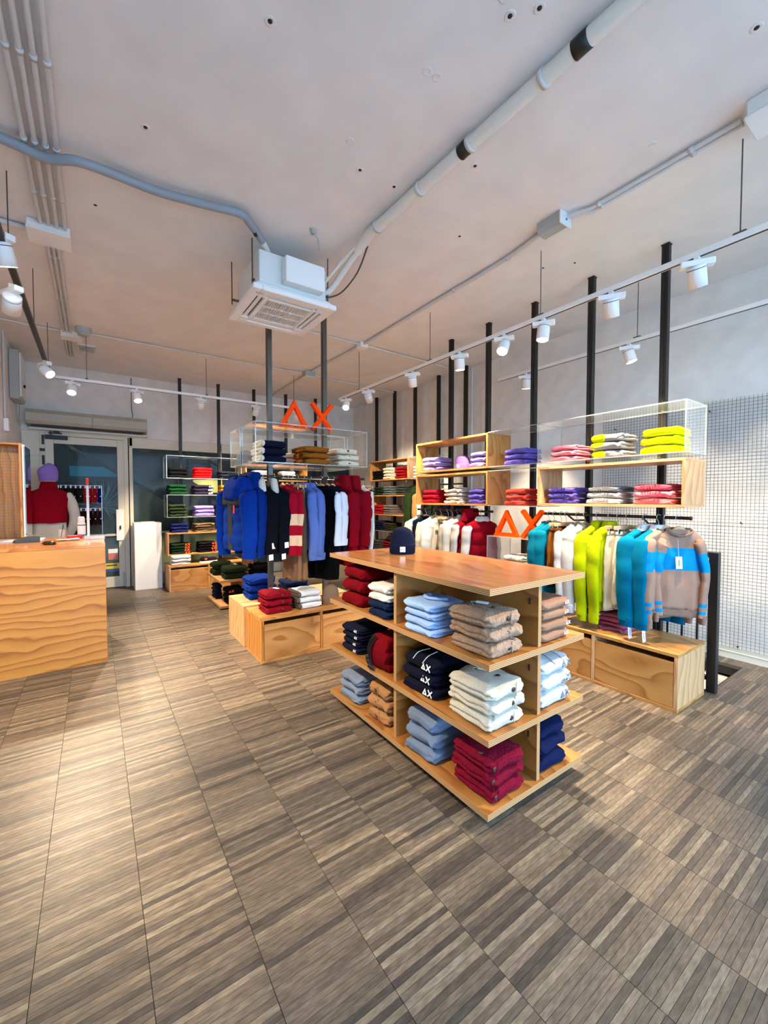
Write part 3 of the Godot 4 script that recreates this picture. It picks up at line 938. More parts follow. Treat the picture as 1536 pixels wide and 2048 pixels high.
func build_ceiling_services() -> void:
	var y := CEIL - 0.022
	# the pair of conduits over the right hand rail, then one on to the back
	for k in 2:
		var x := 2.79 + k * 0.035
		run_of("white conduit of the ceiling pair running forward from the grey box, %s one" % ["left hand", "right hand"][k], [Vector3(x, y, -0.76), Vector3(x, y, -1.55), Vector3(2.735, y - 0.004, -1.66), Vector3(2.735, y - 0.004, -1.71)], 0.0125, M.pipe, [[Vector3(x, y, -0.98), 2], [Vector3(x, y, -1.5), 2]])
	run_of("long white conduit running back along the ceiling from the grey box", curve([Vector3(2.74, y, -1.86), Vector3(2.8, y, -2.3), Vector3(2.82, y, -3.2), Vector3(2.84, y, -4.4), Vector3(2.84, y, -4.6), Vector3(2.82, y, -5.2), Vector3(2.79, y, -5.9), Vector3(2.83, y, WALL_B + 0.01)]), 0.0175, M.pipe, [[Vector3(2.8, y, -2.25), 2], [Vector3(2.815, y, -2.88), 2], [Vector3(2.83, y, -3.6), 2]])
	run_of("white ceiling conduit crossing behind the cooling unit to the right wall", [Vector3(1.75, y, -4.56), Vector3(2.78, y, -4.56), Vector3(2.9, y, -4.56), Vector3(WALL_R, y, -4.62)], 0.011, M.pipe, [[Vector3(2.3, y, -4.56), 0], [Vector3(3.4, y, -4.57), 0], [Vector3(4.1, y, -4.59), 0]])
	run_of("white ceiling conduit crossing near the back from round box to square box", [Vector3(-0.02, y, -6.12), Vector3(2.72, y, -6.12)], 0.012, M.pipe, [[Vector3(0.55, y, -6.12), 0], [Vector3(1.2, y, -6.12), 0], [Vector3(1.8, y, -6.12), 0], [Vector3(2.4, y, -6.12), 0]])
	run_of("short white conduit continuing past the square box to the right wall", [Vector3(2.84, y, -6.12), Vector3(WALL_R, y, -6.26)], 0.011, M.pipe, [[Vector3(3.6, y, -6.18), 0]])
	run_of("thin white conduit at the left wall meeting the ceiling bundle", [Vector3(WALL_L, y, -6.16), Vector3(-0.3, y, -6.2)], 0.01, M.pipe, [])
	# bundle of four at the left, box, then three
	for k in 4:
		var x := -0.28 + k * 0.047
		run_of("white conduit of the four side by side at upper left, %s" % ["leftmost", "second from left", "third from left", "rightmost"][k], [Vector3(x, y, 0.6), Vector3(x, y, -3.86)], 0.0125, M.pipe, [[Vector3(x, y, -2.45), 2], [Vector3(x, y, -3.02), 2], [Vector3(x, y, -3.5), 2]])
	for k in 3:
		var x := -0.262 + k * 0.034
		run_of("white conduit running back from the long white ceiling box, %s of three" % ["leftmost", "middle", "rightmost"][k], [Vector3(x, y, -4.1), Vector3(x, y, -7.2)], 0.011, M.pipe, [[Vector3(x, y, -4.35), 2], [Vector3(x, y, -5.2), 2], [Vector3(x, y, -5.9), 2]])
	run_of("two joined white conduits entering the long ceiling box from the left wall", [Vector3(WALL_L, y, -4.0), Vector3(-0.36, y, -4.0)], 0.018, M.pipe, [])
	var b := thing("junction_box", "long white junction box on the ceiling at upper left", "junction box", Vector3(-0.235, CEIL, -3.98))
	part("box_body", bx(Vector3(0.25, 0.06, 0.22), Vector3(0, -0.03, 0), 0, 0.006), M.white, b)
	part("lid", bx(Vector3(0.256, 0.012, 0.226), Vector3(0, -0.066, 0), 0, 0.004), M.white, b)
	b = thing("junction_box", "small white junction box beside the round grey box, far upper left", "junction box", Vector3(-0.19, CEIL, -6.28))
	part("box_body", bx(Vector3(0.2, 0.06, 0.16), Vector3(0, -0.03, 0), 0, 0.006), M.white, b)
	part("lid", bx(Vector3(0.206, 0.01, 0.166), Vector3(0, -0.065, 0), 0, 0.003), M.white, b)
	b = thing("junction_box", "round grey green junction box on the ceiling near the back left", "junction box", Vector3(-0.07, CEIL, -6.02))
	part("box_body", B.new().lathe([Vector2(0, -0.07), Vector2(0.06, -0.07), Vector2(0.075, -0.055), Vector2(0.08, 0)], 20).mesh(), M.grey_plastic, b)
	part("lid", B.new().lathe([Vector2(0, -0.085), Vector2(0.055, -0.085), Vector2(0.06, -0.07)], 20).mesh(), M.grey_plastic, b)
	b = thing("junction_box", "grey sloping sided junction box on the conduit above the right rail", "junction box", Vector3(2.715, CEIL, -1.79))
	var xf := Transform3D(Basis(Vector3(1, 0, 0), Vector3(0, 1, 0), Vector3(0, 0, 1)), Vector3.ZERO)
	part("box_body", B.new().prism(PackedVector2Array([Vector2(-0.06, 0), Vector2(-0.06, -0.05), Vector2(-0.04, -0.08), Vector2(0.04, -0.08), Vector2(0.06, -0.05), Vector2(0.06, 0)]), -0.09, 0.09, xf).mesh(), M.grey_plastic, b)
	part("end_plate", bx(Vector3(0.135, 0.09, 0.012), Vector3(0, -0.045, 0.096), 0, 0.003), M.plastic, b)
	part("screw", B.new().lathe([Vector2(0, -0.002), Vector2(0.008, -0.002), Vector2(0.008, 0.002), Vector2(0, 0.002)], 8).mesh(), M.print_blue, b, Vector3(0.0, -0.05, 0.103), Vector3(PI / 2, 0, 0))
	b = thing("junction_box", "white junction box at the crossing of two ceiling conduits", "junction box", Vector3(2.84, CEIL, -4.56))
	part("box_body", bx(Vector3(0.11, 0.06, 0.11), Vector3(0, -0.03, 0), 0, 0.006), M.white, b)
	part("lid", bx(Vector3(0.115, 0.01, 0.115), Vector3(0, -0.064, 0), 0, 0.003), M.white, b)
	b = thing("junction_box", "grey square junction box on the ceiling behind the two tall central poles", "junction box", Vector3(2.78, CEIL, -6.05))
	part("box_body", bx(Vector3(0.16, 0.09, 0.16), Vector3(0, -0.045, 0), 0, 0.012), M.grey_plastic, b)
	part("lid", bx(Vector3(0.165, 0.012, 0.165), Vector3(0, -0.096, 0), 0, 0.004), M.plastic, b)
	b = thing("ceiling_box", "white ceiling box cut by the right edge of the picture", "ceiling box", Vector3(2.8, CEIL, -0.62))
	part("box_body", bx(Vector3(0.2, 0.08, 0.2), Vector3(0, -0.04, 0), 0, 0.008), M.plastic, b)
	part("lid", bx(Vector3(0.21, 0.014, 0.21), Vector3(0, -0.087, 0), 0, 0.005), M.white, b)
	# a grate on the ceiling at the back left
	b = thing("ceiling_grate", "small pale vent grate on the ceiling at the back left", "vent", Vector3(-0.05, CEIL, -6.75))
	part("frame", bx(Vector3(0.2, 0.02, 0.26), Vector3(0, -0.01, 0), 0, 0.004), M.plastic, b)
	for k in 6:
		part("slat", bx(Vector3(0.16, 0.008, 0.02), Vector3(0, -0.024, -0.1 + k * 0.04)), M.grey_plastic, b)
	# thick grey hose lying along the ceiling to the cooling unit
	var hose := thing("grey_hose", "thick grey corrugated hose bending across the ceiling to the cooling unit", "hose", Vector3.ZERO)
	var yh := CEIL - 0.05
	part("hose_body", B.new().tube(curve([Vector3(WALL_L, yh, -3.0), Vector3(-0.37, yh, -3.05), Vector3(-0.19, yh - 0.02, -3.05), Vector3(-0.05, yh - 0.025, -2.97), Vector3(0.11, yh, -3.0), Vector3(0.35, yh, -3.01), Vector3(0.6, yh, -2.97), Vector3(0.84, yh, -2.92), Vector3(0.93, yh, -2.98), Vector3(1.06, yh - 0.02, -3.1)]), 0.027, 12).mesh(), M.pipe_grey, hose)
	part("hose_end", B.new().tube(curve([Vector3(1.06, yh - 0.02, -3.1), Vector3(1.12, yh - 0.05, -3.16), Vector3(1.19, yh - 0.11, -3.2)]), 0.022, 10).mesh(), M.pipe_wrap, hose)
	part("band", clamp_ring(0.028), M.tape, hose, Vector3(0.99, yh - 0.01, -3.035), Vector3(PI / 2, 0.9, 0))
	# wrapped white pipe
	var wp := thing("wrapped_pipe", "thick white wrapped pipe along the ceiling with black tape bands", "pipe", Vector3.ZERO)
	var yp := CEIL - 0.045
	var path := [Vector3(1.82, yp, 1.4), Vector3(1.689, yp, -2.6), Vector3(1.69, yp - 0.04, -2.78)]
	part("pipe_body", B.new().tube(path, 0.036, 14).mesh(), M.pipe_wrap, wp)
	part("pipe_strand", B.new().tube(curve([Vector3(1.69, yp - 0.04, -2.78), Vector3(1.68, yp - 0.1, -2.95), Vector3(1.645, yp - 0.2, -3.12), Vector3(1.57, yp - 0.27, -3.18)]), 0.024, 10).mesh(), M.pipe_wrap, wp)
	part("pipe_strand", B.new().tube(curve([Vector3(1.66, yp - 0.03, -2.75), Vector3(1.63, yp - 0.08, -2.95), Vector3(1.58, yp - 0.17, -3.12), Vector3(1.54, yp - 0.22, -3.2)]), 0.013, 8).mesh(), M.pipe_wrap, wp)
	part("cable", B.new().tube(curve([Vector3(1.73, yp - 0.03, -2.7), Vector3(1.76, yp - 0.13, -2.9), Vector3(1.72, yp - 0.22, -3.1), Vector3(1.62, yp - 0.25, -3.2)]), 0.007, 6).mesh(), M.rod, wp)
	for z in [-1.02, -1.68]:
		part("tape_band", B.new().lathe([Vector2(0.035, -0.035), Vector2(0.039, -0.034), Vector2(0.039, 0.034), Vector2(0.035, 0.035)], 14).mesh(), M.tape, wp, Vector3(1.7742 + 0.03275 * z, yp, z), Vector3(PI / 2, 0, 0))
	for z in [-1.2, -1.64, -2.05, -2.5]:
		part("saddle", B.new().lathe([Vector2(0.037, -0.012), Vector2(0.042, -0.012), Vector2(0.042, 0.012), Vector2(0.037, 0.012)], 14).mesh(), M.pipe, wp, Vector3(1.7742 + 0.03275 * z, yp, z), Vector3(PI / 2, 0, 0))
	build_cassette()
	# a short dead cable hanging out of the ceiling
	var dc := thing("ceiling_cable", "short loose grey cable end hanging from the ceiling beside the cooling unit", "cable", Vector3(1.36, CEIL, -2.86))
	part("outlet", B.new().lathe([Vector2(0, -0.03), Vector2(0.02, -0.03), Vector2(0.024, 0)], 10).mesh(), M.grey_plastic, dc)
	part("wire", B.new().tube(curve([Vector3(0, -0.03, 0), Vector3(0.04, -0.035, -0.02), Vector3(0.06, -0.06, -0.04), Vector3(0.07, -0.1, -0.05)]), 0.004, 6).mesh(), M.grey_plastic, dc)

func build_cassette() -> void:
	var t := thing("cooling_cassette", "white square ceiling cassette cooling unit hung on four rods", "air conditioner", Vector3(1.31, 2.98, -3.38))
	var half := 0.34
	var pan := B.new()   # panel frame round the intake grille, edges turned up
	for s in [-1, 1]:
		pan.box(Vector3(s * (half - 0.035), 0.02, 0), Vector3(0.07, 0.04, half * 2), 2, 0.008)
		pan.box(Vector3(0, 0.02, s * (half - 0.035)), Vector3(half * 2 - 0.14, 0.04, 0.07), 0, 0.008)
		pan.box(Vector3(s * 0.196, 0.016, 0), Vector3(0.03, 0.03, 0.44), 2, 0.004)
		pan.box(Vector3(0, 0.016, s * 0.196), Vector3(0.36, 0.03, 0.03), 0, 0.004)
	for sx in [-1, 1]:
		for sz in [-1, 1]:
			pan.box(Vector3(sx * 0.24, 0.016, sz * 0.24), Vector3(0.07, 0.03, 0.07), 0, 0.004)
	pan.box(Vector3(0, 0.045, 0), Vector3(half * 2 - 0.06, 0.02, half * 2 - 0.06))
	part("panel", pan.mesh(), M.white, t)
	for s in [-1, 1]:
		part("louvre", bx(Vector3(0.03, 0.01, 0.4), Vector3(s * 0.243, 0.014, 0), 2, 0.003), M.white, t, Vector3.ZERO)
		part("louvre", bx(Vector3(0.4, 0.01, 0.03), Vector3(0, 0.014, s * 0.243), 0, 0.003), M.white, t)
		part("air_slot", bx(Vector3(0.06, 0.004, 0.41), Vector3(s * 0.24, 0.028, 0)), M.slot, t)
		part("air_slot", bx(Vector3(0.41, 0.004, 0.06), Vector3(0, 0.028, s * 0.24)), M.slot, t)
	var gr := part("intake_grille", B.new().box(Vector3(0, 0.01, -0.06), Vector3(0.36, 0.012, 0.012)).box(Vector3(0, 0.01, 0.06), Vector3(0.36, 0.012, 0.012)).mesh(), M.white, t)
	part("filter", bx(Vector3(0.36, 0.004, 0.36), Vector3(0, 0.026, 0)), std(rgb(88, 80, 70), 0.9), gr)
	var slat := bx(Vector3(0.006, 0.014, 0.36))
	for k in 24:
		part("slat", slat, M.white, gr, Vector3(-0.175 + k * 0.0152, 0.012, 0))
	part("casing", bx(Vector3(0.55, 0.27, 0.55), Vector3(0, 0.19, 0), 1, 0.006), M.plastic, t)
	part("casing_base", bx(Vector3(0.6, 0.03, 0.6), Vector3(0, 0.06, 0), 1, 0.006), M.plastic, t)
	part("control_box", bx(Vector3(0.32, 0.19, 0.09), Vector3(0.06, 0.2, 0.32), 1, 0.004), M.white, t)
	part("pipe_cover", bx(Vector3(0.06, 0.12, 0.13), Vector3(0.295, 0.17, 0.16), 1, 0.01), M.grey_plastic, t)
	for p in [[-0.23, 0.16], [-0.27, -0.26], [0.25, 0.24], [0.25, -0.26]]:
		part("rod", B.new().tube([Vector3(p[0] - 0.02 * sign(-p[0]) * 3.0, 0.1, p[1]), Vector3(p[0] - 0.02 * sign(-p[0]) * 3.0, 0.45, p[1])], 0.005, 6).mesh(), M.rod, t)
		part("bracket", bx(Vector3(0.09, 0.01, 0.03), Vector3(p[0] + 0.02 * sign(p[0]), 0.14, p[1]), 0, 0.002), M.rod, t)
	part("maker_plate", bx(Vector3(0.06, 0.002, 0.014), Vector3(-0.27, -0.001, 0.27)), M.grey_plastic, t)

# ---------------------------------------------------------------- track lighting
func spot(label: String, at: Vector3, aim: Vector3, along: Vector3, energy: float, angle := 34.0) -> void:
	var t := thing("track_spotlight", label, "spotlight", at, 0.0, "white spotlights on the ceiling tracks")
	# adapter box clipped under the track, turned a little out of line
	var ad := part("adapter", bx(Vector3(0.05, 0.035, 0.17), Vector3.ZERO, 0, 0.004), M.white, t, Vector3(0, -0.055, 0))
	ad.basis = Basis(Vector3.UP, atan2(along.x, along.z) + 0.55)
	part("clip", bx(Vector3(0.03, 0.03, 0.03), Vector3.ZERO, 0, 0.003), M.white, t, Vector3(0, -0.026, 0))
	var d := (aim - (at + Vector3(0, -0.14, 0))).normalized()
	var pivot := Vector3(0, -0.125, 0) + Vector3(d.x, 0, d.z) * 0.02
	part("arm", B.new().tube([Vector3(0, -0.06, 0), pivot + Vector3(0, 0.02, 0)], 0.012, 8).mesh(), M.white, t)
	var head := part("head", B.new().lathe([Vector2(0.044, -0.062), Vector2(0.048, -0.062), Vector2(0.048, 0.055), Vector2(0.044, 0.06), Vector2(0, 0.06)], 24).mesh(), M.white, t, pivot)
	head.basis = up_to(-d)
	var back := part("lens_disc", B.new().lathe([Vector2(0, -0.05), Vector2(0.0435, -0.05), Vector2(0.0435, -0.044), Vector2(0, -0.044)], 24).mesh(), M.lens, head)
	back.position = Vector3.ZERO
	part("seam", B.new().lathe([Vector2(0.0482, 0.04), Vector2(0.0486, 0.041), Vector2(0.0482, 0.044)], 24).mesh(), M.black, head)
	var l := SpotLight3D.new()
	l.name = "beam"
	l.position = pivot + d * 0.066
	l.basis = Basis.looking_at(d, Vector3.UP if abs(d.y) < 0.97 else Vector3.FORWARD)
	l.light_color = Color(1.0, 0.91, 0.78)
	l.light_energy = energy
	l.spot_angle = angle
	l.spot_angle_attenuation = 0.7
	l.spot_range = 14.0
	l.spot_attenuation = 2.0
	l.light_size = 0.045
	l.shadow_enabled = true
	t.add_child(l)

func up_to(d: Vector3) -> Basis:
	var y := d.normalized()
	var x := y.cross(Vector3.FORWARD if abs(y.z) < 0.9 else Vector3.RIGHT).normalized()
	return Basis(x, y, x.cross(y))

func track(label: String, a: Vector3, b: Vector3, wires: Array, mat: Material) -> void:
	var t := thing("lighting_track", label, "lighting track", (a + b) * 0.5)
	var along_x: bool = abs(b.x - a.x) > abs(b.z - a.z)
	var l := (b - a).length()
	var s := Vector3(l, 0.034, 0.036) if along_x else Vector3(0.036, 0.034, l)
	part("track_bar", bx(s, Vector3.ZERO, 0, 0.003), mat, t)
	part("track_groove", bx(Vector3(l, 0.003, 0.014) if along_x else Vector3(0.014, 0.003, l), Vector3(0, -0.0172, 0)), M.slot, t)
	for w in wires:
		var p := (Vector3(w, a.y, a.z) if along_x else Vector3(a.x, a.y, w)) - (a + b) * 0.5
		part("hanger_wire", B.new().tube([p + Vector3(0, 0.015, 0), p + Vector3(0, CEIL - a.y, 0)], 0.0035, 6).mesh(), M.rod, t)
		part("wire_clip", bx(Vector3(0.03, 0.014, 0.06), p + Vector3(0, 0.022, 0), 0, 0.002), M.rod, t)

const SPOT_E := 7.1
func build_lights() -> void:
	var y := 2.9
	track("long white lighting track running back over the right hand shelves", Vector3(2.97, y, 0.9), Vector3(2.97, y, -5.4), [-0.8, -2.06, -3.4, -4.85], M.white)
	track("white lighting track close to the right wall", Vector3(4.1, y, 0.3), Vector3(4.1, y, -3.42), [-0.4, -1.83], M.white)
	track("white lighting track across the back over the glass door", Vector3(-0.36, y, -6.35), Vector3(2.75, y, -6.35), [-0.05, 1.34, 2.66], M.white)
	track("dark lighting track along the left wall above the counter", Vector3(-0.4, y, 0.9), Vector3(-0.4, y, -6.2), [-3.42, -4.72, -6.06], M.pole)
	var zz := Vector3(0, 0, 1)
	var e := SPOT_E
	# over the right hand shelves, front to back
	spot("frontmost white spotlight on the right hand track, beside the tallest pole", Vector3(2.97, y, -1.0), Vector3(3.9, 0.9, -1.1), zz, e * 0.6)
	spot("second spotlight from the front on the right hand track, tilted down and right", Vector3(2.97, y, -1.5), Vector3(3.75, 1.0, -1.75), zz, e * 0.75)
	spot("third spotlight from the front on the right hand track, pointing straight down", Vector3(2.97, y, -2.03), Vector3(2.6, 0, -2.1), zz, e)
	spot("fourth spotlight from the front on the right hand track, turned left", Vector3(2.97, y, -2.42), Vector3(1.75, 0.9, -2.0), zz, e)
	spot("fifth spotlight from the front on the right hand track, pointing down", Vector3(2.97, y, -2.96), Vector3(3.25, 0.5, -3.1), zz, e)
	spot("sixth spotlight from the front on the right hand track, turned to the shelves", Vector3(2.97, y, -3.7), Vector3(3.7, 1.0, -4.3), zz, e)
	spot("seventh spotlight from the front on the right hand track, turned to the far wall", Vector3(2.97, y, -4.62), Vector3(4.5, 1.1, -5.8), zz, e)
	spot("glaring spotlight at the back end of the right hand track", Vector3(2.97, y, -5.2), Vector3(2.0, 1.0, -4.0), zz, e)
	spot("near spotlight on the track by the right wall, over the yellow sweaters", Vector3(4.1, y, -1.9), Vector3(4.4, 0.8, -1.4), zz, e * 0.24)
	spot("far spotlight on the track by the right wall", Vector3(4.1, y, -3.02), Vector3(4.35, 0.6, -3.3), zz, e * 0.6)
	spot("frontmost spotlight on the track by the right wall, near the picture edge", Vector3(4.1, y, -0.55), Vector3(4.65, 1.2, -0.9), zz, e * 0.16)
	var xx := Vector3(1, 0, 0)
	spot("leftmost bright spotlight on the back track above the door", Vector3(-0.2, y, -6.35), Vector3(-0.3, 1.0, -5.2), xx, e)
	spot("second spotlight from left on the back track", Vector3(0.48, y, -6.35), Vector3(0.9, 0.0, -5.0), xx, e)
	spot("third spotlight from left on the back track, turned to the window shelves", Vector3(1.26, y, -6.35), Vector3(1.2, 0.9, -7.4), xx, e)
	spot("fourth spotlight from left on the back track", Vector3(2.05, y, -6.35), Vector3(2.0, 1.0, -7.4), xx, e)
	spot("rightmost spotlight on the back track behind the orange letters", Vector3(2.7, y, -6.35), Vector3(3.0, 0.9, -7.4), xx, e)
	spot("large glaring spotlight cut by the left edge of the picture", Vector3(-0.4, y + 0.06, -3.2), Vector3(0.15, 0.4, -4.1), zz, e * 0.8)
	spot("lower of the two spotlights cut by the left edge of the picture", Vector3(-0.4, y - 0.1, -3.5), Vector3(-0.72, 1.5, -5.4), zz, e * 0.3, 16.0)
	spot("white spotlight on the left track above the amber wood niche", Vector3(-0.4, y, -5.6), Vector3(1.3, 0.9, -4.2), zz, e)
	spot("spotlight on the left track behind the viewer", Vector3(-0.4, y, -1.6), Vector3(1.0, 0.0, -2.6), zz, e)
	spot("spotlight on the right hand track behind the viewer", Vector3(2.97, y, -0.2), Vector3(1.8, 0.7, -1.6), zz, e)

# ---------------------------------------------------------------- folded clothes
# Rounded pad of folded cloth. The fold lies along x at the front (+z); the sides and back show the layers.
func fold_mesh(w: float, d: float, h: float, layers: int, sd: int, soft := 1.0) -> ArrayMesh:
	var key := "fold_%.3f_%.3f_%.3f_%d_%d_%.2f" % [w, d, h, layers, sd, soft]
	if mesh_cache.has(key):
		return mesh_cache[key]
	var n := noise(1.0, 2, 100 + sd)
	var N := 48
	var K := 4 * layers + 5
	var hw := w * 0.5
	var hd := d * 0.5
	var cr: float = min(0.035, min(hw, hd) * 0.4)
	var rings := []
	for j in K:
		var v := float(j) / (K - 1)
		var y := h * v
		var e := pow(abs(2.0 * v - 1.0), 2.6)
		var inset: float = (1.0 - sqrt(max(0.0, 1.0 - e * 0.98))) * min(h * 0.46, 0.034)
		var groove := 0.0
		for g in range(1, layers):
			var q := (v - float(g) / layers) * layers
			groove += exp(-q * q * 40.0)
		var ring := []
		for k in N:
			var a := TAU * k / N
			# rounded rectangle by superellipse
			var ca := cos(a)
			var sa := sin(a)
			var px: float = sign(ca) * pow(abs(ca), 0.26)
			var pz: float = sign(sa) * pow(abs(sa), 0.26)
			var front: float = clampf((pz - 0.55) / 0.3, 0.0, 1.0) * clampf((0.97 - abs(px)) / 0.08, 0.0, 1.0)
			var g2: float = groove * (1.0 - front) * 0.014
			# the fold at the front is fuller than the open sides
			var r_in: float = inset * lerpf(0.7, 1.15, front) + g2
			var sag: float = n.get_noise_3d(px * 1.3, v * 1.5, pz * 1.3) * 0.008 * soft + n.get_noise_3d(px * 4.0 + 20, v * 4.0, pz * 4.0) * 0.003 * soft
			var p := Vector3(px * (hw - r_in + sag), y, pz * (hd - r_in + sag))
			p.y += (n.get_noise_2d(px * 1.6 + 7.0, pz * 1.6) * 0.008 * soft - (px * px * 0.006 + pz * pz * 0.004) * soft) * v
			if j > 0:
				p.y += 0.005 * soft * sin(v * PI) * n.get_noise_2d(px * 3.0, pz * 3.0 + 50.0) * 2.0
			p.y = clampf(p.y, 0.0, h)
			ring.append(p)
		rings.append(ring)
	var b := B.new()
	b.smooth(true)
	for j in K - 1:
		for k in N:
			var k2 := (k + 1) % N
			# k runs from +x to +z, clockwise seen from above
			b.quad(rings[j][k2], rings[j][k], rings[j + 1][k], rings[j + 1][k2])
	# top: rings drawn in towards the middle, a little domed
	var prev: Array = rings[K - 1]
	for s in [0.82, 0.5, 0.2]:
		var ring := []
		for k in N:
			var p: Vector3 = rings[K - 1][k]
			var q := Vector3(p.x * s, 0, p.z * s)
			q.y = h - (0.5 + 0.5 * n.get_noise_2d(q.x * 12.0 + 7.0, q.z * 12.0)) * 0.006 * soft
			ring.append(q)
		for k in N:
			var k2 := (k + 1) % N
			b.quad(prev[k2], prev[k], ring[k], ring[k2])
		prev = ring
	for k in N:
		b.tri(prev[(k + 1) % N], prev[k], Vector3(0, h, 0))
	for k in N:
		b.tri(rings[0][k], rings[0][(k + 1) % N], Vector3(0, 0, 0))
	mesh_cache[key] = b.mesh()
	return mesh_cache[key]

const PLACES := {1: ["single"], 2: ["upper of its pair", "lower of its pair"], 3: ["top", "middle", "bottom"], 4: ["top", "second from top", "third from top", "bottom"]}

# A stack of folded pieces; every piece is a thing. `at` is the middle of the stack on the shelf, front faces +z turned by `turn`.
# opts: name, cat, layers, soft, badge (material), badge_h, badge_x, buttons, tag, band, collar, jitter, tops [materials]
func stack(what: String, where: String, mat, n: int, at: Vector3, turn: float, size: Vector3, opts := {}) -> void:
	var y := at.y
	var r := RandomNumberGenerator.new()
	r.seed = hash(what + where)
	var names: Array = PLACES[n]
	for i in n:
		var from_top := n - 1 - i
		var pos: String = names[from_top]
		var lab := "%s, %s of stack %s" % [what, pos, where]
		if n == 2:
			lab = "%s, %s %s" % [what, pos, where]
		elif n == 1:
			lab = "%s %s" % [what, where]
		var jt: float = opts.get("jitter", 1.0)
		var off := Vector3(r.randf_range(-0.006, 0.006), 0, r.randf_range(-0.006, 0.006)) * jt
		var t := thing(opts.get("name", "folded_sweater"), lab, opts.get("cat", "sweater"), Vector3(at.x, y, at.z) + off, turn + r.randf_range(-0.05, 0.05) * jt, "folded clothes on the shelves")
		var m: Material = mat[i % mat.size()] if mat is Array else mat
		var hh := size.y * (1.0 + r.randf_range(-0.05, 0.05))
		var mesh := fold_mesh(size.x, size.z, size.y, opts.get("layers", 2), i % 3 + (0 if n < 4 else 1), opts.get("soft", 1.0))
		part("folded_body", mesh, m, t)
		if opts.has("band"):   # a differently coloured half folded over the front: [material, x from, x to as shares of width]
			var bd: Array = opts.band
			part("colour_block", fold_mesh(size.x * (bd[2] - bd[1]), size.z * 1.012, size.y * 1.01, 2, 1, 0.4), bd[0], t, Vector3(size.x * ((bd[1] + bd[2]) * 0.5 - 0.5), 0, 0.002))
		if opts.has("badge"):
			var bh: float = opts.get("badge_h", 0.026)
			var o := part("logo", badge(bh), opts.badge, t, Vector3(size.x * opts.get("badge_x", 0.3), size.y * 0.5, size.z * 0.5 - 0.0005))
			o.rotation = Vector3(-0.12, 0, 0)
		if opts.get("buttons", false):
			var by: float = size.y * 0.52
			var bm := part("button", B.new().lathe([Vector2(0, 0), Vector2(0.011, 0), Vector2(0.012, 0.002), Vector2(0.009, 0.004), Vector2(0, 0.003)], 14).mesh(), M.button, t, Vector3(size.x * opts.get("button_x", 0.12), by, size.z * 0.5 - 0.001), Vector3(PI / 2, 0, 0))
			part("button_eye", B.new().lathe([Vector2(0, 0.003), Vector2(0.003, 0.0034), Vector2(0, 0.0045)], 8).mesh(), M.button_hole, bm)
			part("placket", bx(Vector3(0.004, size.y * 0.8, 0.003), Vector3.ZERO), m, t, Vector3(size.x * opts.get("button_x", 0.12) + 0.02, by, size.z * 0.5 - 0.001))
			if from_top == 0:
				part("button", B.new().lathe([Vector2(0, 0), Vector2(0.011, 0), Vector2(0.012, 0.002), Vector2(0.009, 0.004), Vector2(0, 0.003)], 14).mesh(), M.button, t, Vector3(size.x * opts.get("button_x", 0.12), size.y + 0.001, size.z * 0.18))
		if from_top == 0:
			if opts.get("tag", false):
				var tg := part("price_tag", bx(Vector3(0.035, 0.0015, 0.06)), M.card, t, Vector3(size.x * 0.1, size.y + 0.006, -size.z * 0.12), Vector3(0.06, 0.5, 0.04))
				part("tag_string", B.new().tube([Vector3(0, 0, -0.03), Vector3(-0.03, 0.004, -0.05), Vector3(-0.06, 0.002, -0.03)], 0.0008, 5).mesh(), M.string, tg)
			if opts.has("collar"):
				var c: Material = opts.collar
				part("collar", B.new().tube(curve([Vector3(-0.07, 0, 0), Vector3(-0.05, 0.004, 0.05), Vector3(0, 0.004, 0.075), Vector3(0.05, 0.004, 0.05), Vector3(0.07, 0, 0)]), 0.013, 8, Vector2(1, 0.7)).mesh(), c, t, Vector3(0, size.y + 0.004, -size.z * 0.12))
			if opts.get("tape", false):
				var tp := part("collar_tape", bx(Vector3(0.14, 0.006, 0.03), Vector3.ZERO, 0, 0.002), m, t, Vector3(-size.x * 0.12, size.y + 0.012, size.z * 0.2), Vector3(0.25, 0.5, -0.1))
				part("red_stripe", bx(Vector3(0.14, 0.002, 0.008), Vector3(0, 0.0035, 0.006)), std(rgb(196, 40, 50), 0.8), tp)
				part("cream_stripe", bx(Vector3(0.14, 0.002, 0.006), Vector3(0, 0.0035, -0.003)), std(rgb(230, 214, 170), 0.8), tp)
			if opts.has("hood"):
				var hd: Material = opts.hood
				part("hood", fold_mesh(size.x * 0.72, size.z * 0.5, 0.03, 2, 2, 1.6), hd, t, Vector3(0, size.y - 0.006, -size.z * 0.15))
				for s in [-1, 1]:
					part("drawstring", B.new().tube(curve([Vector3(s * 0.03, size.y + 0.01, size.z * 0.1), Vector3(s * 0.04, size.y + 0.004, size.z * 0.34), Vector3(s * 0.04 + 0.01, size.y * 0.7, size.z * 0.5)]), 0.0022, 5).mesh(), opts.get("cord", M.string), t)
		y += size.y + 0.0003

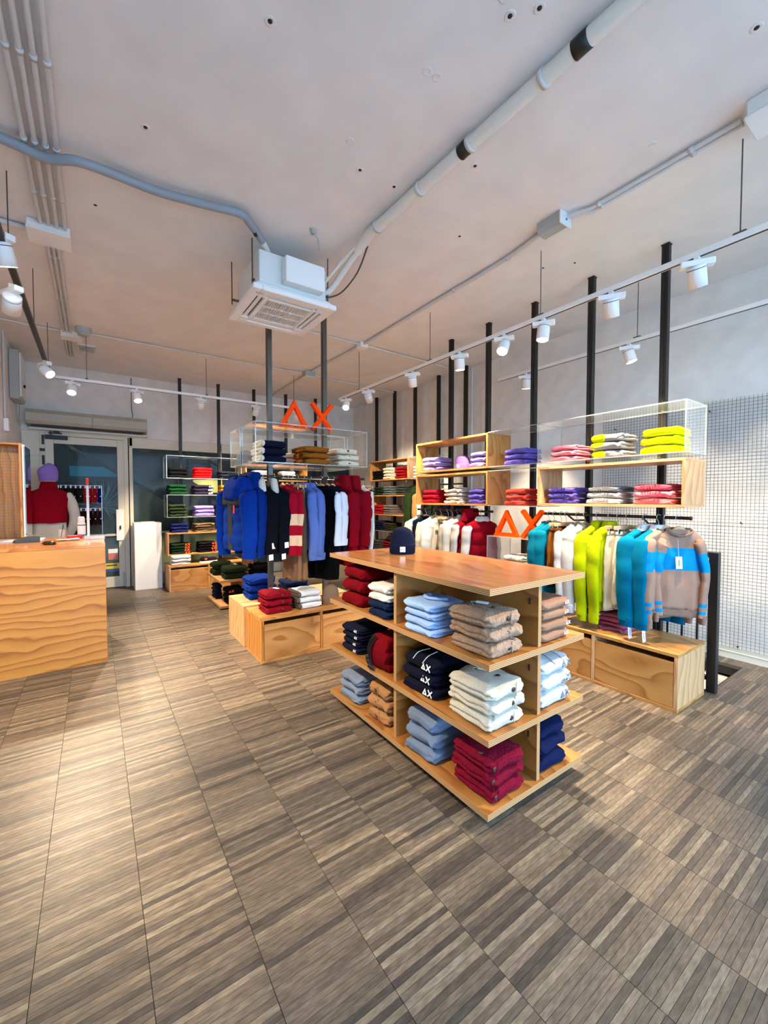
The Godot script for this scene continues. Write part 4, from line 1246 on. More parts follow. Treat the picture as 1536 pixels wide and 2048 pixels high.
# ---------------------------------------------------------------- clothes on hangers
# Local frame: the rail runs along z, the shoulders along x, the hook sits on the rail at the origin.
func garment_body(rows: Array, sd: int, folds := 0.006, quilt := 0.0, N := 40) -> ArrayMesh:
	# rows: [y, half width, half depth, shift z]
	var n := noise(1.0, 2, 300 + sd)
	var rr := []
	for i in rows.size() - 1:
		var a: Array = rows[i]
		var b: Array = rows[i + 1]
		var st: int = max(1, int(ceil((a[0] - b[0]) / 0.022)))
		for k in st:
			var t := float(k) / st
			rr.append([lerpf(a[0], b[0], t), lerpf(a[1], b[1], t), lerpf(a[2], b[2], t), lerpf(a[3], b[3], t)])
	rr.append(rows[-1])
	var top: float = rows[0][0]
	var bot: float = rows[-1][0]
	var rings := []
	for i in rr.size():
		var q: Array = rr[i]
		var down: float = (top - q[0]) / (top - bot)
		var puff := 1.0
		if quilt > 0.0:
			puff = 0.8 + 0.24 * pow(abs(sin(PI * (top - q[0]) / quilt)), 0.35)
		var ring := []
		for k in N:
			var a := TAU * k / N
			var cx: float = sign(cos(a)) * pow(abs(cos(a)), 0.62)
			var cz: float = sign(sin(a)) * pow(abs(sin(a)), 0.8)
			var f: float = folds * down * (sin(cx * 13.0 + sd * 2.1 + down) + 0.6 * sin(cx * 27.0 + sd)) * clampf(1.3 - abs(cx), 0.2, 1.0)
			var w: float = n.get_noise_3d(cx * 1.5, q[0] * 5.0, cz * 1.5 + sd) * 0.016
			ring.append(Vector3(cx * (q[1] * (1.0 if quilt == 0.0 else lerpf(1.0, puff, 0.3)) + w * 0.6), q[0] + 0.004 * sin(cx * 6.0 + sd) * down, cz * (q[2] * puff + w * 0.5) + f * (1.0 if cz >= 0 else 0.8) + q[3]))
		rings.append(ring)
	var b := B.new()
	b.smooth(true)
	for i in rings.size() - 1:
		for k in N:
			var k2 := (k + 1) % N
			var u0 := float(k) / N
			var u1 := float(k + 1) / N
			var v0: float = top - rr[i][0]
			var v1: float = top - rr[i + 1][0]
			# k runs from +x to +z; rows go down
			b.quad(rings[i][k], rings[i][k2], rings[i + 1][k2], rings[i + 1][k], Vector2(u0, v0), Vector2(u1, v0), Vector2(u1, v1), Vector2(u0, v1))
	# inside of the hem
	var last: Array = rings[-1]
	var c := Vector3(0, bot + 0.03, rows[-1][3])
	for k in N:
		b.tri(last[k], last[(k + 1) % N], c, Vector2(0, top - bot), Vector2(0, top - bot), Vector2(0, top - bot))
	return b.mesh()

func sleeve_mesh(side: int, hw: float, length: float, r0: float, r1: float, sd: int, quilt := 0.0, sway := 0.0) -> ArrayMesh:
	var n := noise(1.0, 2, 500 + sd)
	var path := []
	var radii := []
	var steps := 26
	var run := 0.0
	var ctrl := [Vector3(side * (hw - 0.05), -0.15, 0.0), Vector3(side * (hw - 0.025), -0.2, 0.006), Vector3(side * (hw - 0.004), -0.34, 0.014 + sway * 0.3), Vector3(side * (hw + 0.002), -0.12 - length * 0.62, 0.018 + sway * 0.7), Vector3(side * (hw - 0.015), -0.12 - length, 0.02 + sway)]
	var pts := curve(ctrl, 7)
	for i in pts.size():
		var t := float(i) / (pts.size() - 1)
		var p: Vector3 = pts[i]
		p += Vector3(n.get_noise_2d(t * 3.0, 1.0), 0, n.get_noise_2d(t * 3.0, 9.0)) * 0.01
		path.append(p)
		var r := lerpf(r0, r1, smoothstep(0.1, 1.0, t)) * (1.0 + 0.03 * n.get_noise_2d(t * 7.0, 30.0))
		if quilt > 0.0:
			r *= 0.86 + 0.16 * pow(abs(sin(PI * t * length / quilt)), 0.35)
		r *= lerpf(0.5, 1.0, smoothstep(0.0, 0.2, t))
		r *= 1.0 + 0.02 * sin(t * 21.0 + sd) * smoothstep(0.3, 0.7, t)
		radii.append(r)
	return B.new().tube(path, radii, 16, Vector2(1.0, 0.5)).mesh()

func hanger(label: String, parent_at: Vector3, turn: float, mat: Material, wide := 0.19, clips := false) -> void:
	var t := thing("clip_hanger" if clips else "hanger", label, "hanger", parent_at, turn, "wooden hangers on the rails")
	if not mesh_cache.has("hook"):
		var pts := []
		for k in 9:
			var a := deg_to_rad(-20.0 + k * 25.0)
			pts.append(Vector3(0.022 * cos(a), 0.0 + 0.022 * sin(a), 0))
		pts.append(Vector3(-0.02, -0.012, 0))
		pts.append(Vector3(0.0, -0.035, 0))
		pts.append(Vector3(0, -0.075, 0))
		mesh_cache["hook"] = B.new().tube(pts, 0.0022, 6).mesh()
	part("hook", mesh_cache["hook"], M.chrome, t)
	if clips:
		part("bar", bx(Vector3(0.3, 0.03, 0.014), Vector3(0, -0.09, 0), 0, 0.005), mat, t)
		for s in [-1, 1]:
			part("clip", bx(Vector3(0.03, 0.05, 0.018), Vector3(s * 0.1, -0.122, 0), 1, 0.004), M.chrome, t)
	else:
		var key := "arms%.2f" % wide
		if not mesh_cache.has(key):
			mesh_cache[key] = B.new().tube(curve([Vector3(-wide * 0.9, -0.19, 0.006), Vector3(-wide * 0.68, -0.157, 0.004), Vector3(-wide * 0.32, -0.108, 0), Vector3(0, -0.072, 0), Vector3(wide * 0.32, -0.108, 0), Vector3(wide * 0.68, -0.157, 0.004), Vector3(wide * 0.9, -0.19, 0.006)]), 0.014, 8, Vector2(0.55, 1.15)).mesh()
		part("arms", mesh_cache[key], mat, t)

# opts: half, depth, length, sleeve (0 none), r0, r1, quilt, mat, sleeve_mat, cuff_mat, collar ("crew", "roll", "high", "shirt", "hood", "none"), collar_mat, name, cat, tag, hanger_mat, clips, short
func hang(label: String, short: String, at: Vector3, turn: float, o: Dictionary) -> Node3D:
	var sd: int = abs(hash(label)) % 97
	var hw: float = o.get("half", 0.215)
	var dp: float = o.get("depth", 0.034)
	var L: float = o.get("length", 0.62)
	var mat: Material = o.mat
	var q: float = o.get("quilt", 0.0)
	var t := thing(o.get("name", "hanging_sweater"), label, o.get("cat", "sweater"), at, turn, "clothes hanging on the rails")
	if not o.get("no_hanger", false):
		hanger("wooden hanger holding the " + short, at, turn, o.get("hanger_mat", M.hanger), min(0.2, hw - 0.02), o.get("clips", false))
	if o.get("clips", false):   # trousers or skirt held by clips
		part("body", garment_body([[-0.125, hw * 0.8, 0.012, 0], [-0.18, hw * 0.86, 0.018, 0], [-0.12 - L * 0.4, hw, dp, 0], [-0.12 - L, hw * o.get("flare", 1.0), dp, 0]], sd, o.get("folds", 0.008)), mat, t)
		part("waistband", garment_body([[-0.118, hw * 0.81, 0.014, 0], [-0.15, hw * 0.84, 0.017, 0]], sd, 0.0), o.get("collar_mat", mat), t)
		return t
	var k: float = o.get("taper", 1.0)
	part("body", garment_body([[-0.082, 0.075, 0.02, 0], [-0.1, 0.1, 0.03, 0], [-0.135, hw * 0.84, 0.034, 0], [-0.17, hw * 0.97, dp * 0.85, 0], [-0.3, hw * 0.9, dp * 1.05, 0], [-0.1 - L * 0.8, hw * k, dp * 1.1, 0], [-0.1 - L, hw * k * 0.97, dp, 0]], sd, o.get("folds", 0.009), q), mat, t)
	if o.get("hem", false):
		part("hem_rib", garment_body([[-0.1 - L, hw * k * 0.96, dp, 0], [-0.155 - L, hw * k * 0.9, dp * 0.9, 0]], sd, 0.004), o.get("cuff_mat", mat), t)
	var SL: float = o.get("sleeve", 0.6)
	if SL > 0.0:
		var sm: Material = o.get("sleeve_mat", mat)
		for s in [-1, 1]:
			var sw: float = o.get("sway", 0.0)
			part("sleeve", sleeve_mesh(s, hw, SL, o.get("r0", 0.068), o.get("r1", 0.045), sd + s, o.get("sleeve_quilt", q), sw), sm, t)
			if o.has("cuff_mat"):
				var e := Vector3(s * (hw - 0.015), -0.12 - SL, 0.02 + sw)
				part("cuff", B.new().tube([e + Vector3(0, 0.02, 0), e + Vector3(0, -0.0, 0), e + Vector3(0, -0.045, 0)], [o.get("r1", 0.045) * 0.98, o.get("r1", 0.045), o.get("r1", 0.045) * 0.9], 16, Vector2(1.0, 0.5)).mesh(), o.cuff_mat, t)
	var cm: Material = o.get("collar_mat", mat)
	match o.get("collar", "crew"):
		"crew":
			part("neckband", B.new().tube(curve([Vector3(-0.078, -0.088, 0), Vector3(-0.055, -0.11, 0.032), Vector3(0, -0.125, 0.042), Vector3(0.055, -0.11, 0.032), Vector3(0.078, -0.088, 0), Vector3(0.05, -0.082, -0.03), Vector3(0, -0.08, -0.034), Vector3(-0.05, -0.082, -0.03), Vector3(-0.078, -0.088, 0)]), 0.011, 8).mesh(), cm, t)
		"roll":
			part("roll_collar", garment_body([[-0.045, 0.055, 0.03, 0.004], [-0.052, 0.064, 0.038, 0.004], [-0.1, 0.075, 0.042, 0.004], [-0.13, 0.085, 0.04, 0]], sd, 0.0), cm, t)
		"high":
			part("stand_collar", garment_body([[0.03, 0.08, 0.045, 0.004], [0.02, 0.095, 0.056, 0.004], [-0.06, 0.1, 0.06, 0.002], [-0.125, 0.12, 0.055, 0]], sd, 0.004), cm, t)
		"shirt":
			part("collar", garment_body([[-0.055, 0.058, 0.03, 0.004], [-0.062, 0.07, 0.038, 0.006], [-0.105, 0.09, 0.05, 0.008]], sd, 0.0), cm, t)
		"hood":
			part("hood", garment_body([[-0.012, 0.06, 0.03, -0.02], [-0.03, 0.11, 0.07, -0.02], [-0.11, 0.16, 0.1, -0.01], [-0.2, 0.15, 0.09, 0], [-0.24, 0.12, 0.06, 0]], sd, 0.01), cm, t)
	if o.get("tag", false):
		hang_tag(t, Vector3(hw * -0.15, -0.15, dp + 0.022), 0.12)
	if o.get("cuff_tag", false):
		hang_tag(t, Vector3(-hw + 0.01, -0.15 - SL, 0.05), 0.015)
	if o.has("badge"):
		part("logo", badge(0.016), o.badge, t, Vector3(hw * 0.4, -0.28, dp * 1.1 + 0.006))
	return t

func hang_tag(t: Node3D, at: Vector3, drop: float) -> void:
	var g := part("price_tag", bx(Vector3(0.042, 0.085, 0.0016), Vector3(0, -drop - 0.043, 0)), M.card, t, at, Vector3(-0.06, 0.2, 0.03))
	part("tag_string", B.new().tube([Vector3.ZERO, Vector3(0, -drop, 0)], 0.0009, 5).mesh(), M.string, g)
	part("tag_print", bx(Vector3(0.009, 0.045, 0.0006), Vector3(0, -drop - 0.043, 0.0011)), M.print_blue, g)

func beanie(label: String, mat: Material, at: Vector3, turn: float, r: float, h: float, patch: Material, lean := 0.0) -> void:
	var t := thing("beanie", label, "beanie", at, turn)
	t.rotation.x = lean
	var key := "beanie%.3f%.3f" % [r, h]
	var fl := Vector2(0.72, 1.0)
	part("crown", B.new().tube(curve([Vector3(0, h * 0.3, 0), Vector3(0, h * 0.5, 0), Vector3(0, h * 0.72, 0), Vector3(0, h * 0.88, 0), Vector3(0, h * 0.965, 0), Vector3(0, h, 0)], 3), beanie_radii(r), 28, fl).mesh(), mat, t)
	part("cuff", B.new().tube([Vector3(0, 0.0, 0), Vector3(0, 0.01, 0), Vector3(0, h * 0.3, 0), Vector3(0, h * 0.37, 0), Vector3(0, h * 0.375, 0)], [r * 0.97, r * 1.02, r * 1.045, r * 1.035, r * 0.98], 28, fl).mesh(), mat, t)
	var ribs := B.new()
	for k in 28:
		var a := TAU * (k + 0.5) / 28
		var p := Vector3(cos(a) * r * 1.036, 0, sin(a) * r * 1.036 * 0.72)
		ribs.tube([p + Vector3(0, 0.006, 0), p * 1.008 + Vector3(0, h * 0.35, 0)], 0.0022, 4, Vector2.ONE, false)
	var rb := part("ribbing", ribs.mesh(), mat, t)
	rb.set_meta("kind", "stuff")
	var pt := part("label_patch", bx(Vector3(0.036, 0.036, 0.004), Vector3.ZERO, 0, 0.001), patch, t, Vector3(0, h * 0.17, r * 1.0), Vector3(-0.05, 0, 0))
	pt.position = Vector3(0, h * 0.19, r * 1.05 * 0.72)
	part("patch_print", badge(0.012), M.print_blue, pt, Vector3(0, 0, 0.0022))

func beanie_radii(r: float) -> Array:
	var out := []
	var c := curve([Vector3(r, 0, 0), Vector3(r * 0.99, 0, 0), Vector3(r * 0.9, 0, 0), Vector3(r * 0.66, 0, 0), Vector3(r * 0.34, 0, 0), Vector3(r * 0.04, 0, 0)], 3)
	for p in c:
		out.append(p.x)
	return out

# ---------------------------------------------------------------- furniture helpers
# open wooden box; deep is the axis that stays open (0 or 2)
func wood_box(label: String, c: Vector3, s: Vector3, deep: int, mat: Material, n := "wooden_shelf_box") -> Node3D:
	var t := thing(n, label, "shelf box", c - Vector3(0, s.y * 0.5, 0))
	var th := 0.02
	var long := 2 - deep
	var a := Vector3(s.x, th, s.z)
	part("bottom_board", board(a, Vector3(0, th * 0.5, 0), long), mat, t)
	part("top_board", board(a, Vector3(0, s.y - th * 0.5, 0), long), mat, t)
	for sg in [-1, 1]:
		var p := Vector3(0, s.y * 0.5, 0)
		var z := Vector3(s.x, s.y - th * 2, s.z)
		z[long] = th
		p[long] = sg * (s[long] * 0.5 - th * 0.5)
		part("side_board", board(z, p, 1), mat, t)
	return t

func acrylic_box(label: String, c: Vector3, s: Vector3, deep: int, ends := [true, true], top := true) -> Node3D:
	var t := thing("acrylic_shelf_box", label, "acrylic box", c - Vector3(0, s.y * 0.5, 0))
	var th := 0.008
	var long := 2 - deep
	part("bottom_sheet", bx(Vector3(s.x, th, s.z), Vector3(0, th * 0.5, 0)), M.acrylic, t)
	if top:
		part("top_sheet", bx(Vector3(s.x, th, s.z), Vector3(0, s.y - th * 0.5, 0)), M.acrylic, t)
	var e := B.new()
	for i in 2:
		var sg: int = [-1, 1][i]
		if ends[i]:
			var p := Vector3(0, s.y * 0.5, 0)
			var z := Vector3(s.x, s.y - th * 2, s.z)
			z[long] = th
			p[long] = sg * (s[long] * 0.5 - th * 0.5)
			part("end_sheet", bx(z, p), M.acrylic, t)
			for sd in [-1, 1]:
				var q := p
				var w := Vector3(0.003, s.y - th * 2, 0.003)
				w[long] = th
				q[deep] = sd * (s[deep] * 0.5 + 0.0005)
				e.box(q, w)
		for lv in ([0, 1] if top else [0]):
			var q2 := Vector3(0, th * 0.5 if lv == 0 else s.y - th * 0.5, 0)
			q2[deep] = sg * (s[deep] * 0.5 + 0.0005)
			var w2 := Vector3(0.003, th, 0.003)
			w2[long] = s[long]
			e.box(q2, w2)
			q2[deep] = 0.0
			q2[long] = sg * (s[long] * 0.5 + 0.0005)
			w2 = Vector3(0.003, th, 0.003)
			w2[deep] = s[deep]
			e.box(q2, w2)
	part("polished_edges", e.mesh(), M.acrylic_edge, t)
	return t

# low bench of drawers; faces: -1 looks along -deep axis, 1 along +
func drawer_bench(label: String, lo: Vector3, hi: Vector3, deep: int, faces: int, count: int, mat: Material, side_mat: Material) -> Node3D:
	var s := hi - lo
	var c := (lo + hi) * 0.5
	var t := thing("drawer_bench", label, "drawer bench", Vector3(c.x, lo.y, c.z))
	var th := 0.024
	var long := 2 - deep
	part("top_board", board(Vector3(s.x, th, s.z), Vector3(0, s.y - th * 0.5, 0), long), mat, t)
	part("bottom_board", board(Vector3(s.x, th, s.z), Vector3(0, th * 0.5, 0), long), mat, t)
	for k in count + 1:
		var p := Vector3(0, s.y * 0.5, 0)
		var z := Vector3(s.x, s.y - th * 2, s.z)
		z[long] = th
		p[long] = -s[long] * 0.5 + th * 0.5 + k * (s[long] - th) / count
		part("side_board" if k == 0 or k == count else "divider", board(z, p, 1), side_mat, t)
	var bk := Vector3(s.x - th, s.y - th * 2, s.z - th)
	bk[deep] = 0.008
	var bp := Vector3(0, s.y * 0.5, 0)
	bp[deep] = -faces * (s[deep] * 0.5 - 0.012)
	part("back_board", board(bk, bp, long), side_mat, t)
	var w: float = (s[long] - th) / count - th
	var gap := 0.034
	for k in count:
		var z := Vector3.ONE * 0.02
		z[long] = w - 0.006
		z.y = s.y - th * 2 - gap - 0.004
		var p := Vector3(0, th + 0.002 + z.y * 0.5, 0)
		p[long] = -s[long] * 0.5 + th + w * 0.5 + k * (w + th)
		p[deep] = faces * (s[deep] * 0.5 - 0.013)
		var dr := part("drawer_front", board(z, Vector3.ZERO, long, 0.002), mat, t, p)
		# the drawer's box behind its front
		var bz := Vector3.ONE * (s[deep] - 0.09)
		bz[long] = w - 0.03
		bz.y = z.y - 0.06
		var q := Vector3(0, -0.02, 0)
		q[deep] = -faces * (bz[deep] * 0.5 + 0.01)
		part("drawer_box", bx(bz, q), side_mat, dr)
	return t

func pole(label: String, x: float, z: float, mat: Material, foot := 0.0) -> void:
	var t := thing("shelf_pole", label, "pole", Vector3(x, foot, z), 0.0, "floor to ceiling shelf poles")
	var h := CEIL - foot
	# two steel strips with a slotted channel between them
	part("profile", bx(Vector3(0.046, h, 0.02), Vector3(0, h * 0.5, -0.016), 1, 0.002), mat, t)
	part("profile", bx(Vector3(0.046, h, 0.02), Vector3(0, h * 0.5, 0.016), 1, 0.002), mat, t)
	part("channel", bx(Vector3(0.034, h, 0.014), Vector3(0, h * 0.5, 0), 1), M.dark, t)
	part("ceiling_foot", bx(Vector3(0.054, 0.01, 0.06), Vector3(0, h - 0.005, 0), 1, 0.002), mat, t)

# horizontal clothes rail with bent arms back to the poles
func clothes_rail(label: String, a: Vector3, b: Vector3, arms: Array, back: Vector3) -> void:
	var t := thing("clothes_rail", label, "clothes rail", a)
	var d := b - a
	part("rail_bar", B.new().tube([Vector3.ZERO, d], 0.0125, 12).mesh(), M.steel_black, t)
	for k in arms:
		var p: Vector3 = d * k
		part("arm", B.new().tube([p + Vector3(0, -0.012, 0), p + back * 0.35 + Vector3(0, -0.055, 0), p + back + Vector3(0, -0.06, 0)], 0.008, 8).mesh(), M.steel_black, t)
	for k in [0.0, 1.0]:
		part("end_cap", B.new().tube([d * k - d.normalized() * 0.006, d * k + d.normalized() * 0.006], 0.0145, 12).mesh(), M.steel_black, t)

func letters(where: String, at: Vector3, turn: float, h: float) -> void:
	var m := mark_mesh(h, h * 0.135, 0.045)
	solo("triangle_letter", m[0], M.orange, "orange hollow triangle letter standing " + where, "letter", at, turn)
	solo("cross_letter", m[1], M.orange, "orange cross shaped letter standing " + where, "letter", at, turn)

func C(r: int, g: int, b: int, kind := "knit") -> StandardMaterial3D:
	return cloth(rgb(r, g, b), kind)

# ---------------------------------------------------------------- the island in the foreground
func build_island() -> void:
	var x0 := 1.362
	var x1 := 2.1
	var z0 := -2.625
	var z1 := -1.172
	var cx := (x0 + x1) * 0.5
	var cz := (z0 + z1) * 0.5
	var t := thing("display_island", "freestanding plywood display island with three open shelf levels and a glossy top", "display island", Vector3(cx, 0, cz))
	var th := 0.028
	var tops := [0.086, 0.41, 0.74]
	for y in tops:
		part("shelf", ply(Vector3(x1 - x0, th, z1 - z0), 1, 2, M.ply, M.edge), null, t, Vector3(0, y - th * 0.5, 0))
	part("top", ply(Vector3(x1 - x0, th, z1 - z0), 1, 2, M.island_top, M.edge), null, t, Vector3(0, 1.05, 0))
	part("plinth", bx(Vector3(x1 - x0 - 0.16, 0.058, z1 - z0 - 0.16), Vector3(0, 0.029, 0)), M.dark, t)
	var prev := 0.086
	for y in [0.382, 0.712, 1.036]:
		var hh: float = y - prev
		part("spine", ply(Vector3(th * 0.8, hh, z1 - z0 - 0.03), 0, 2, M.ply, M.edge), null, t, Vector3(0.005, prev + hh * 0.5, 0))
		for s in [-1, 1]:
			var w := (x1 - x0) * 0.5 - 0.03
			part("cross_panel", ply(Vector3(w - 0.0, hh, th * 0.8), 2, 0, M.ply, M.edge), null, t, Vector3(0.005 + s * (w * 0.5 + th * 0.4), prev + hh * 0.5, 0.02))
		part("dowel_hole", bx(Vector3(0.004, 0.03, 0.008)), M.dark, t, Vector3(-0.012, prev + hh * 0.72, (z1 - z0) * 0.5 - 0.06))
		prev = y + th
	var navy := C(20, 24, 46)
	var left := -PI / 2      # fold faces the aisle on the left
	# front left bays
	stack("light blue folded shirt", "on island beside taupe cable knits", cloth(rgb(158, 190, 236), "weave"), 4, Vector3(1.505, 0.74, -1.675), left, Vector3(0.24, 0.042, 0.26), {name = "folded_shirt", cat = "shirt", collar = cloth(rgb(150, 184, 234), "weave"), soft = 0.8})
	stack("taupe cable knit cardigan", "at island's front corner", C(166, 136, 112, "cable"), 3, Vector3(1.52, 0.74, -1.335), 0.0, Vector3(0.235, 0.066, 0.27), {name = "folded_cardigan", cat = "cardigan", buttons = true, button_x = 0.02, tag = true, soft = 1.4})
	stack("navy hooded sweatshirt with white mark", "on island's middle shelf", cloth(rgb(17, 20, 36)), 3, Vector3(1.545, 0.41, -1.69), left, Vector3(0.27, 0.066, 0.3), {name = "folded_hoodie", cat = "hoodie", badge = M.print_white, badge_h = 0.032, badge_x = 0.28, hood = cloth(rgb(17, 20, 36)), tag = true, soft = 1.2})
	stack("cream wool cardigan with dark buttons", "on island's middle shelf", C(206, 198, 178), 3, Vector3(1.528, 0.41, -1.335), 0.0, Vector3(0.25, 0.067, 0.28), {name = "folded_cardigan", cat = "cardigan", buttons = true, button_x = 0.1, tag = true, soft = 1.4})
	stack("grey blue cable sweater", "on island's lowest front shelf", cloth(rgb(124, 140, 162), "melange"), 3, Vector3(1.5, 0.086, -1.665), left, Vector3(0.23, 0.076, 0.25), {tag = true, soft = 1.4})
	stack("burgundy cable cardigan", "on island's lowest front shelf", C(118, 16, 38, "cable"), 3, Vector3(1.53, 0.086, -1.325), 0.0, Vector3(0.24, 0.066, 0.26), {name = "folded_cardigan", cat = "cardigan", buttons = true, button_x = -0.42, tag = true, soft = 1.5})
	# rear left bays
	stack("dark red thick quilted vest", "on island's upper rear shelf", C(112, 6, 18, "plain"), 3, Vector3(1.53, 0.74, -2.37), left, Vector3(0.26, 0.088, 0.29), {name = "folded_vest", cat = "vest", soft = 1.5, layers = 1})
	stack("dark navy folded jeans", "under white jeans on island", cloth(rgb(20, 34, 62), "weave"), 2, Vector3(1.49, 0.74, -2.045), left, Vector3(0.2, 0.05, 0.25), {name = "folded_jeans", cat = "jeans"})
	stack("white folded jeans", "on the dark pair on island", cloth(rgb(226, 220, 208), "weave"), 2, Vector3(1.49, 0.838, -2.045), left, Vector3(0.2, 0.05, 0.24), {name = "folded_jeans", cat = "jeans"})
	stack("navy sweatshirt with small mark", "on island's middle rear shelf", navy, 4, Vector3(1.53, 0.41, -2.42), left, Vector3(0.23, 0.045, 0.26), {name = "folded_sweatshirt", cat = "sweatshirt", badge = M.print_white, badge_h = 0.016, badge_x = 0.3})
	var rb := thing("folded_red_jacket", "dark red bundled jacket with black buckles and cords beside island's cross panel", "jacket", Vector3(1.5, 0.41, -2.06), left)
	part("body", fold_mesh(0.18, 0.24, 0.21, 3, 1, 2.2), C(112, 8, 18, "plain"), rb)
	for k in 3:
		part("strap", B.new().tube(curve([Vector3(-0.06 + k * 0.02, 0.2, 0.1), Vector3(-0.07 + k * 0.016, 0.13, 0.135), Vector3(-0.05 + k * 0.012, 0.05, 0.14), Vector3(-0.03 + k * 0.02, 0.01, 0.15)]), 0.008, 6, Vector2(1, 0.4)).mesh(), C(30, 32, 34, "weave"), rb)
		part("buckle", bx(Vector3(0.028, 0.034, 0.012), Vector3.ZERO, 1, 0.004), M.black, rb, Vector3(-0.065 + k * 0.024, 0.06 - k * 0.018, 0.142 + k * 0.006), Vector3(0.2, 0.3, 0.5 * k))
	stack("light grey blue cable sweater", "on island's lowest rear shelf", cloth(rgb(140, 154, 174), "melange"), 3, Vector3(1.52, 0.086, -2.42), left, Vector3(0.25, 0.058, 0.26), {soft = 1.4})
	stack("camel cardigan with dark buttons", "on island's lowest rear shelf", C(170, 122, 78), 3, Vector3(1.52, 0.086, -2.07), left, Vector3(0.21, 0.076, 0.26), {name = "folded_cardigan", cat = "cardigan", buttons = true, button_x = -0.05, soft = 1.3})
	# bays on the right of the spine, seen from the end
	stack("taupe sweatshirt with small white mark", "on island's right front side", C(160, 120, 94), 4, Vector3(1.885, 0.74, -1.32), 0.0, Vector3(0.235, 0.052, 0.26), {name = "folded_sweatshirt", cat = "sweatshirt", badge = M.print_white, badge_h = 0.016, badge_x = 0.36, soft = 0.8})
	stack("white hooded sweatshirt with grey mark", "on island's right front side", C(202, 206, 206), 3, Vector3(1.9, 0.41, -1.33), 0.0, Vector3(0.26, 0.078, 0.28), {name = "folded_hoodie", cat = "hoodie", badge = M.print_grey, badge_h = 0.034, badge_x = 0.27, hood = C(202, 206, 206), cord = M.print_grey, soft = 1.3})
	stack("dark navy polo sweater", "on island's right front side", C(18, 26, 62), 3, Vector3(1.885, 0.086, -1.335), 0.0, Vector3(0.235, 0.076, 0.27), {collar = C(18, 26, 62), soft = 1.4, tape = true})
	beanie("navy ribbed beanie with white square patch standing on the island top", C(20, 24, 46), Vector3(1.76, 1.064, -2.3), -0.62, 0.085, 0.19, M.card)

